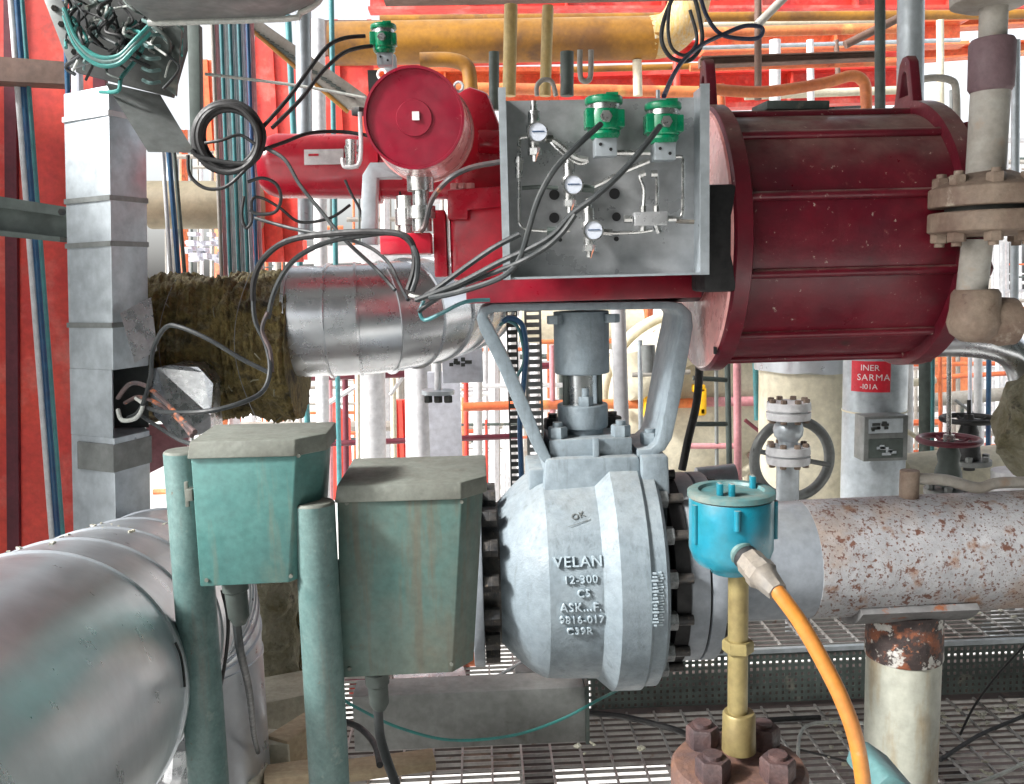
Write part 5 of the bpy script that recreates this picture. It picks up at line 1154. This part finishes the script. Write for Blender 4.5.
# ---- table of simple background pipes and posts:  x0 y0 x1 y1 Y width mat name label cat
BT = [
 (618, 306, 622, 436, 3.0, 15, m_white, 'white_post', 'bright white post just right of the grey coupling', 'post'),
 (418, 350, 420, 520, 5.0, 27, m_white, 'white_column', 'white column below the clad elbow, nearest the grey sheet', 'column'),
 (370, 360, 372, 520, 5.4, 30, m_white, 'white_column', 'broad white column between the two teal boxes', 'column'),
 (358, 370, 359, 520, 5.2, 4, m_cream, 'slim_post', 'slim cream post along the left of the broad white column', 'post'),
 (318, 20, 324, 520, 5.8, 13, m_white, 'white_riser', 'tall white riser passing behind the red canister', 'pipe'),
 (288, 15, 312, 520, 5.6, 6, m_tealp, 'teal_riser', 'dark teal riser left of the tall white one', 'pipe'),
 (331, -20, 340, 520, 5.5, 5, m_tealp, 'teal_riser', 'slim teal riser right of the tall white one', 'pipe'),
 (303, 0, 306, 240, 4.0, 15, m_galv, 'grey_riser', 'pale grey riser behind the black cables at the top', 'pipe'),
 (466, 380, 467, 520, 6.0, 5, m_redst, 'red_post', 'thin bright red post right of the grey sheet', 'post'),
 (478, 380, 478, 520, 6.4, 9, m_white, 'white_post', 'white post beside the thin bright red post', 'post'),
 (727, 345, 730, 500, 3.6, 6, m_darkgrn, 'dark_post', 'dark upright post left of the globe valve', 'post'),
 (737, 345, 738, 500, 4.2, 8, m_pink, 'pink_riser', 'pink upright pipe beside the dark post', 'pipe'),
 (755, 345, 757, 420, 5.0, 6, m_tealp, 'teal_post', 'teal upright pipe above the globe valve', 'pipe'),
 (880, -20, 880, 112, 3.2, 10, m_darkgrn, 'dark_riser', 'dark riser above the red drum', 'pipe'),
 (911, -20, 910, 115, 3.0, 25, m_galv, 'clad_riser', 'thick pale clad riser above the right end of the drum', 'pipe'),
 (926, 345, 926, 500, 4.3, 14, m_darkgrn, 'dark_column', 'dark column behind the maroon handwheel', 'column'),
 (933, 345, 932, 500, 4.2, 4, m_tealp, 'teal_post', 'thin teal upright against the dark column', 'pipe'),
 (905, 355, 905, 500, 5.0, 16, m_white, 'white_column', 'white column just right of the sign column', 'column'),
 (978, 345, 978, 460, 5.0, 8, m_white, 'white_post', 'white upright behind the black handwheel', 'post'),
 (989, 345, 988, 460, 4.9, 5, m_bluep, 'blue_post', 'blue upright behind the black handwheel', 'post'),
 (970, 345, 970, 460, 5.1, 4, m_lav, 'grey_post', 'pale slim upright left of the white one behind the black handwheel', 'post'),
 (658, 110, 658, 90, 3.6, 4, m_galv, 'short_rod', 'short rod above the right green solenoid', 'rod'),
 # horizontals
 (290, 378, 410, 374, 6.0, 7, m_maroon, 'maroon_rail', 'maroon rail just below the clad elbow', 'rail'),
 (320, 444, 520, 436, 5.8, 6, m_maroon, 'maroon_rail', 'maroon rail behind the lids of the teal boxes', 'rail'),
 (463, 407, 520, 405, 5.0, 9, m_redst2, 'orange_rail', 'short orange red pipe left of the perforated ladders', 'pipe'),
 (540, 405, 700, 403, 6.0, 10, m_orange, 'orange_rail', 'faded orange pipe passing behind the stem', 'pipe'),
 (700, 402, 762, 401, 6.0, 10, m_pink, 'pink_rail', 'faded pink pipe left of the cream tank', 'pipe'),
 (540, 342, 670, 340, 6.6, 5, m_orange, 'orange_rail', 'thin orange pipe behind the coupling', 'pipe'),
 (540, 366, 575, 365, 6.4, 7, m_maroon, 'maroon_rail', 'short maroon pipe left of the coupling', 'pipe'),
 (690, 446, 740, 446, 5.2, 6, m_pink, 'pink_rail', 'pink low rail behind the thick black hose', 'pipe'),
 (693, 378, 727, 380, 3.4, 5, m_darkgrn, 'rung', 'upper dark rung beside the thick black hose', 'rung'),
 (693, 424, 727, 424, 3.4, 5, m_darkgrn, 'rung', 'lower dark rung beside the thick black hose', 'rung'),
 (930, 400, 1030, 392, 6.0, 14, m_palepipe, 'pale_rail', 'pale horizontal pipe behind the handwheel valves', 'pipe'),
 (925, 378, 1030, 372, 7.0, 5, m_redst2, 'red_rail', 'thin red horizontal pipe above the pale one at right', 'pipe'),
 # overhead
 (330, 44, 655, 38, 6.5, 40, m_yellow, 'ochre_main', 'big stained ochre pipe running overhead behind the solenoids', 'pipe'),
 (380, 20, 1040, 14, 7.5, 9, m_yellow, 'ochre_line', 'slim ochre pipe near the top edge', 'pipe'),
 (700, 33, 900, 28, 6.2, 10, m_orange, 'orange_line', 'mid sized orange pipe above the drum near the top edge', 'pipe'),
 (690, 68, 900, 62, 6.0, 7, m_redst2, 'orange_beam', 'orange red rail across the overhead steelwork', 'rail'),
 (455, 88, 700, 92, 7.0, 11, m_orange, 'orange_line', 'orange pipe passing just above the instrument panel', 'pipe'),
 (511, 5, 509, 96, 4.2, 13, m_creamy, 'hanging_pipe', 'left one of two cream hanging pipes above the panel', 'pipe'),
 (548, 6, 545, 96, 4.2, 11, m_creamy, 'hanging_pipe', 'right one of two cream hanging pipes above the panel', 'pipe'),
 (567, 52, 567, 96, 4.0, 13, m_darkgrn, 'dark_post', 'dark upright right of the cream hanging pipes', 'post'),
 (494, 52, 494, 110, 4.4, 10, m_darkgrn, 'dark_post', 'dark upright left of the cream hanging pipes', 'post'),
 (775, 40, 775, 108, 6.5, 11, m_white, 'white_riser', 'white riser above the middle of the drum', 'pipe'),
 (810, 40, 811, 108, 6.5, 7, m_white, 'white_riser', 'thinner white riser above the middle of the drum', 'pipe'),
 (758, -10, 758, 100, 5.8, 7, m_brown, 'brown_post', 'dark brown upright above the left part of the drum', 'post'),
 (757, 25, 790, -8, 5.0, 8, m_palepipe, 'diagonal_brace', 'short pale diagonal brace near the top edge', 'brace'),
 (845, 45, 905, 15, 5.0, 8, m_brown, 'diagonal_brace', 'brown diagonal brace beside the dark riser', 'brace'),
(330, 62, 520, 60, 7.2, 5, m_orange, 'orange_line', 'thin orange pipe under the big ochre one at the left', 'pipe'),
 (400, 104, 700, 102, 6.6, 5, m_yellow, 'ochre_line', 'thin ochre pipe right behind the top edge of the panel', 'pipe'),
 (560, 70, 905, 60, 8.0, 6, m_yellow, 'ochre_line', 'thin ochre pipe crossing behind the dark riser', 'pipe'),
 (560, 28, 900, 20, 7.9, 6, m_cream, 'cream_line', 'cream pipe along the upper girder', 'pipe'),
 (700, 48, 960, 40, 7.0, 4, m_galv, 'grey_line', 'thin grey pipe above the wide girder', 'pipe'),
 (745, 96, 900, 90, 6.8, 8, m_cream, 'cream_line', 'cream pipe low behind the drum top', 'pipe'),
 (720, 84, 722, 110, 5.0, 8, m_redst2, 'orange_stub', 'short orange upright by the left lifting lug', 'pipe'),
 (637, 60, 638, 96, 6.5, 9, m_cream, 'cream_riser', 'cream upright above the gap between the green valves', 'pipe'),
 (676, 40, 677, 96, 7.5, 7, m_redst, 'red_post', 'thin red upright behind the dark blue cable', 'post'),
 (836, 40, 838, 76, 7.0, 5, m_brown, 'brown_post', 'thin brown upright left of the dark riser', 'post'),
 (940, 20, 941, 140, 6.0, 7, m_cream, 'cream_riser', 'cream upright between the lug and the beige flange pair', 'pipe'),
 (952, 90, 953, 175, 5.0, 5, m_galvd, 'grey_post', 'grey upright just left of the beige vertical pipe', 'post'),
 (1016, 40, 1014, 340, 4.0, 8, m_galv, 'grey_riser', 'grey riser right of the beige vertical pipe', 'pipe'),
 (390, 395, 408, 370, 6.0, 4, m_white, 'white_brace', 'thin white brace beside the nearest white column', 'brace'),
 (325, 405, 358, 385, 6.0, 5, m_white, 'white_brace', 'white diagonal brace left of the broad white column', 'brace'),
 (345, 372, 347, 520, 6.5, 6, m_maroon, 'maroon_post', 'maroon upright behind the broad white column', 'post'),
 (330, 372, 331, 520, 7.0, 5, m_pink, 'pink_riser', 'pink upright between the teal risers below the elbow', 'pipe'),
 (393, 378, 395, 520, 6.8, 6, m_cream, 'cream_riser', 'cream upright between the two white columns', 'pipe'),
 (440, 425, 520, 424, 7.0, 3, m_darkgrn, 'handrail', 'thin dark handrail left of the ladders', 'handrail'),
 (486, 420, 487, 500, 7.0, 3, m_redst, 'red_post', 'very thin red upright left of the ladders', 'post'),
 (552, 345, 553, 440, 6.0, 6, m_pink, 'pink_riser', 'pink upright just left of the gland', 'pipe'),
 (640, 340, 641, 450, 4.5, 5, m_galv, 'grey_post', 'grey upright right of the bright white post', 'post'),
 (648, 345, 649, 372, 4.4, 14, m_galvd, 'grey_canister', 'small grey canister hanging under the yoke top', 'canister'),
 (632, 375, 690, 372, 5.6, 5, m_palepipe, 'pale_rail', 'thin pale pipe behind the right yoke leg', 'pipe'),
 (700, 362, 760, 360, 5.4, 5, m_palepipe, 'pale_rail', 'thin pale pipe just under the drum', 'pipe'),
 (745, 420, 770, 440, 5.0, 4, m_maroon, 'maroon_brace', 'short maroon brace left of the ring handwheel', 'brace'),
 (716, 345, 717, 500, 5.2, 4, m_galvd, 'grey_post', 'thin grey upright left of the dark one', 'post'),
 (895, 385, 935, 380, 5.5, 8, m_cream, 'cream_rail', 'short cream pipe right of the sign', 'pipe'),
 (905, 430, 945, 455, 4.6, 5, m_cream, 'cream_brace', 'short cream brace right of the name plate box', 'brace'),
 (940, 345, 941, 500, 5.5, 4, m_redst2, 'orange_post', 'thin orange upright behind the maroon handwheel', 'post'),
 (955, 400, 1010, 440, 5.6, 3, m_galvd, 'grey_brace', 'thin grey brace behind the handwheels', 'brace'),
 (160, 115, 172, 290, 3.3, 4, m_white, 'thin_riser', 'thin white riser right of the trunking', 'pipe'),
 (167, 130, 180, 290, 3.3, 5, m_bluep, 'thin_riser', 'thin blue riser right of the trunking', 'pipe'),
 (174, 150, 186, 290, 3.25, 4, m_darkgrn, 'thin_riser', 'thin dark riser right of the trunking', 'pipe'),
]
for (x0_, y0_, x1_, y1_, Y_, w_, m_, nm, lb, ct_) in BT: tubepx(x0_, y0_, x1_, y1_, Y_, w_, m_, nm, lb, ct_)
# elbows etc.
tag(MB().tube([W(650, 38, 6.5), W(668, 34, 6.5), W(682, 20, 6.5), W(690, -2, 6.5), W(694, -40, 6.5)], 20*mpp(6.5), 24).build('ochre_elbow', m_ylime), 'limescaled ochre pipe bend turning up at the top edge', 'pipe bend')
tag(MB().tube([W(700, 88, 4.6), W(760, 92, 4.6), W(820, 84, 4.6), W(850, 76, 4.6), W(862, 80, 4.6), W(866, 92, 4.6), W(866, 125, 4.6)], 5.5*mpp(4.6), 20).build('bent_orange_pipe', m_orange), 'orange pipe bending down behind the top of the drum', 'pipe')
tag(MB().tube([W(905, 84, 4.6), W(930, 78, 4.6), W(950, 80, 4.6), W(956, 90, 4.6), W(957, 130, 4.6)], 3.5*mpp(4.6), 16).build('bent_cream_pipe', m_palepipe), 'thin cream pipe bending down at the right end of the drum', 'pipe')
tag(MB().tube([W(420, 60, 6.0), W(450, 60, 6.0), W(466, 66, 6.0), W(470, 80, 6.0), W(471, 110, 6.0)], 7*mpp(6.0), 20).build('bent_ochre_pipe', m_yellow), 'ochre pipe bending down behind the round reservoir', 'pipe')
tag(MB().tube([W(537, 96, 3.9), W(537, 86, 3.9), W(543, 80, 3.9), W(552, 82, 3.9), W(556, 96, 3.9)], .010, 10).build('small_bend', m_palepipe), 'small hooked pipe between the cream hanging pipes and the panel', 'pipe')
tag(MB().tube([W(580, 50, 3.9), W(580, 70, 3.9), W(582, 80, 3.9), W(590, 78, 3.9), W(591, 50, 3.9)], .012, 10).build('small_bend', m_palepipe), 'small U shaped pipe right of the dark upright', 'pipe')
# grey sheet panel & arm box behind cladding
s = MB(); s.boxpx(430, 372, 462, 520, 4.6, .05); s.build  # built below
tag(s.build('grey_sheet', m_lav), 'flat pale grey upright sheet below the clad elbow', 'panel')
ab = thing('gauge_box', 'pale grey box with a dark smudged emblem and a valve knob below', 'instrument box', W(462, 385, 4.2))
s = MB(); s.boxpx(442, 349, 483, 383, 4.2, .15); s.build('case', m_lav, ab, bev=.006)
s = MB()
random.seed(3)
for i in range(9):
    x = random.uniform(449, 468); y = random.uniform(357, 364); s.boxpx(x, y, x+4, y+3.5, 4.19-.002*i, .003)
s.build('smudge', m_dark, ab)
s = MB(); s.cyl(W(438, 350, 4.1), W(438, 398, 4.1), .016); s.build('stem', m_white, ab)
s = MB(); s.cyl(W(438, 394, 4.1), W(438, 390, 4.1), .075, seg=24); s.build('disc', m_galv, ab)
for dx in (-10, 0, 10):
    s = MB(); s.hexn(W(438+dx, 396, 4.05), (0, 0, -1), .02, .03); s.build('nut', m_dark, ab)
# vertical ladder of coloured conduits (215-257)
random.seed(11)
cols = [m_palepipe, m_pink, m_tealp, m_white, m_tealp, m_galv, m_tealp, m_lav, m_bluep, m_pink]
nms = ['cream', 'pink', 'teal', 'white', 'teal', 'grey', 'teal', 'pale grey', 'blue', 'pink']
cr = thing('conduit_rack', 'upright rack of thin cream, pink, teal and blue conduits behind the coil', 'conduit rack', W(240, 280, 3.4))
for i, m_ in enumerate(cols):
    x = 214+i*4.4; s = MB(); s.cyl(W(x-3, -10, 3.4+.01*(i % 2)), W(x+8, 285, 3.4+.01*(i % 2)), 2.0*mpp(3.4), seg=10); s.build('conduit', m_, cr)
# dark panel with red behind left
for (q, m_, nm, lb, Y_) in (
    ([(255, 20), (300, 60), (300, 260), (252, 260)], m_redst, 'cladding_wall', 'red steel panel between the conduit rack and the grey riser', 6.6),
    ([(195, 60), (222, 60), (222, 150), (195, 150)], m_redst2, 'cladding_wall', 'small orange red panel behind the coil', 6.8),
    ([(305, 20), (372, 20), (372, 140), (305, 140)], m_redst, 'cladding_wall', 'red steel panel left of the small green solenoid', 7.2),
    ([(370, -10), (1040, -30), (1040, 12), (370, 14)], m_redst, 'red_girder', 'uppermost red girder along the top edge', 9.2),
    ([(330, 52), (900, 40), (900, 56), (330, 68)], m_redst, 'red_girder', 'red girder below the big ochre pipe', 9.0),
    ([(560, 76), (900, 66), (900, 104), (560, 116)], m_redst, 'red_girder', 'wide red girder just above the drum and the panel', 9.4),
    ([(700, 30), (960, 22), (960, 48), (700, 56)], m_redst2, 'red_girder', 'orange red girder behind the short diagonal braces', 8.6),
    ([(330, 70), (560, 70), (560, 110), (330, 110)], m_redst2, 'red_girder', 'orange red girder behind the round reservoir', 9.6),
    ([(900, 20), (1040, 12), (1040, 26), (900, 34)], m_orange, 'orange_girder', 'pale orange girder at the top right', 9.8),
    ([(900, 50), (1040, 42), (1040, 54), (900, 64)], m_redst2, 'orange_girder', 'red girder behind the maroon sleeve at right', 9.8),
    ([(385, -10), (900, -20), (900, -6), (385, 4)], m_brown, 'dark_girder', 'dark girder at the very top edge', 5.6),
    ([(700, 58), (880, 52), (880, 60), (700, 67)], m_brown, 'brown_beam', 'brown beam across the overhead steelwork', 5.9),
    ([(312, 20), (385, 20), (385, 48), (318, 56)], m_brown, 'brown_plate', 'dark brown plate left of the big ochre pipe', 7.0),
    ([(260, 190), (300, 190), (298, 262), (262, 262)], m_redst, 'cladding_wall', 'red panel right of the coloured conduits above the wool', 5.2),
    ([(322, 388), (350, 420), (350, 500), (322, 500)], m_redst, 'cladding_wall', 'red panel behind the cleaner box, low down', 7.5),
    ([(395, 400), (408, 400), (408, 470), (395, 470)], m_redst, 'cladding_wall', 'narrow red panel between the two white columns', 7.5),
    ([(745, 350), (775, 350), (775, 500), (745, 500)], m_cream, 'cladding_wall', 'cream panel behind the globe valve', 7.5),
    ([(925, 355), (975, 352), (975, 400), (925, 402)], m_orange, 'cladding_wall', 'pale orange panel behind the handwheel valves', 8.5)):
    s = MB(); Q = [W(x, y, Y_) for x, y in q]; s.prism(Q, (0, .05, 0)); fd = .05 if 'beam' in nm else .16
    if 'girder' in nm or 'beam' in nm:
        TL_, TR_, BR_, BL_ = Q; fh = (TL_.z-BL_.z)*.12
        s.prism([TL_+Vector((0, -fd, 0)), TR_+Vector((0, -fd, 0)), TR_+Vector((0, -fd, -fh)), TL_+Vector((0, -fd, -fh))], (0, fd-.002, 0))
        s.prism([BL_+Vector((0, -fd, fh)), BR_+Vector((0, -fd, fh)), BR_+Vector((0, -fd, 0)), BL_+Vector((0, -fd, 0))], (0, fd-.002, 0))
        n_ = int((TR_.x-TL_.x)/.9)
        for k_ in range(1, n_):
            t_ = k_/n_; A_ = TL_.lerp(TR_, t_); B__ = BL_.lerp(BR_, t_); s.box(((A_.x+B__.x)/2, A_.y-fd*.45, (A_.z+B__.z)/2), (.02, fd*.8, (A_.z-B__.z)-2*fh-.006))
    elif nm == 'cladding_wall':
        TL_, TR_, BR_, BL_ = Q; n_ = max(2, int((TR_.x-TL_.x)/.22))
        for k_ in range(n_+1):
            t_ = k_/n_; A_ = TL_.lerp(TR_, t_); B__ = BL_.lerp(BR_, t_); s.box(((A_.x+B__.x)/2, A_.y-.012, (A_.z+B__.z)/2), (.035, .02, abs(A_.z-B__.z)))
    tag(s.build(nm, m_), lb, 'steelwork')
# diagonal truss chord left
dt = thing('diagonal_truss', 'wide pale diagonal stair stringer crossing the red backdrop top left', 'stringer', W(300, 100, 4.6))
s = MB(); s.prism([W(238, 20, 4.6), W(262, 22, 4.6), W(366, 95, 4.6), W(366, 112, 4.6), W(345, 108, 4.6)], (0, .04, 0)); s.build('plate', m_palepipe, dt)
s = MB()
for i in range(22):
    t = i/22; x = 250+t*105; y = 28+t*72; a = W(x, y, 4.58); s.box(a, (.05, .01, .006), Matrix.Rotation(.3, 3, 'Y'))
s.build('slots', m_darkgrn, dt)
tubepx(240, 20, 348, 112, 4.58, 4, m_yellow, 'stringer_edge', 'thin yellow edge below the diagonal stringer', 'trim')
# tank seen behind left (beige horizontal) and shelves
tubepx(150, 205, 260, 205, 5.0, 46, m_vessel, 'drab_vessel', 'drab beige horizontal vessel right of the trunking, behind thin risers', 'vessel')
s = MB()
random.seed(5)
for i in range(34):
    x = random.uniform(182, 225); y = random.uniform(232, 262); s.boxpx(x, y, x+random.uniform(4, 9), y+random.uniform(3, 6), 5.5+random.uniform(0, .4), .1)
tag(s.build('stacked_goods', m_lav), 'pale stacked blocks on a ledge above the brown wool, too small to count', 'stack', kind='stuff')
s = MB(); s.boxpx(290, 245, 425, 262, 7.0, .4); tag(s.build('white_platform', m_white), 'white platform edge behind the cables above the clad elbow', 'platform')
# black block standing in for the shadowed housing link
s = MB(); s.boxpx(704, 184, 737, 292, 2.07, .13); tag(s.build('shadow_box', m_black, bev=.01), 'black block standing for the shade between the instrument panel and the red drum', 'shade block')
# flat black box on drum top
s = MB(); p = Vector((W(790, 108, AY).x, AY, AZc+RA+.012)); s.box(p, (.17, .10, .022), Matrix.Rotation(.1, 3, 'Z')); tag(s.build('flat_lamp', m_darkgrn, bev=.003), 'flat dark case lying on top of the red drum', 'flat case')
s = MB(); s.box(p+Vector((.13, .0, -.004)), (.10, .04, .006), Matrix.Rotation(-.15, 3, 'Z')); tag(s.build('metal_offcut', m_foil), 'thin shiny strip lying beside the flat case on the drum', 'metal strip')
# distant pipework
random.seed(21)
for m_, nm, lb, n in ((m_white, 'distant_pipework', 'far pale pipes and posts of the plant seen as one mass', 130), (m_redst2, 'distant_red_pipework', 'far red pipes and posts of the plant seen as one mass', 50), (m_palepipe, 'distant_beige_pipework', 'far beige pipes of the plant seen as one mass', 80), (m_darkgrn, 'distant_dark_pipework', 'far dark pipes of the plant seen as one mass', 46)):
    s = MB()
    for i in range(int(n*1.5)):
        Y_ = random.uniform(7.5, 17); x = random.uniform(150, 1040); r = random.choice((.012, .02, .03, .05))
        if random.random() < .5: s.cyl(W(x, 130, Y_), W(x+2, 520, Y_), r, seg=8)
        else: y = random.uniform(130, 500); L_ = random.uniform(40, 260); s.cyl(W(x, y, Y_), W(x+L_, y-2, Y_), r, seg=8)
    tag(s.build(nm, m_), lb, 'pipework', kind='stuff')
for o in bpy.data.objects:
    if '_o' in o: del o['_o']
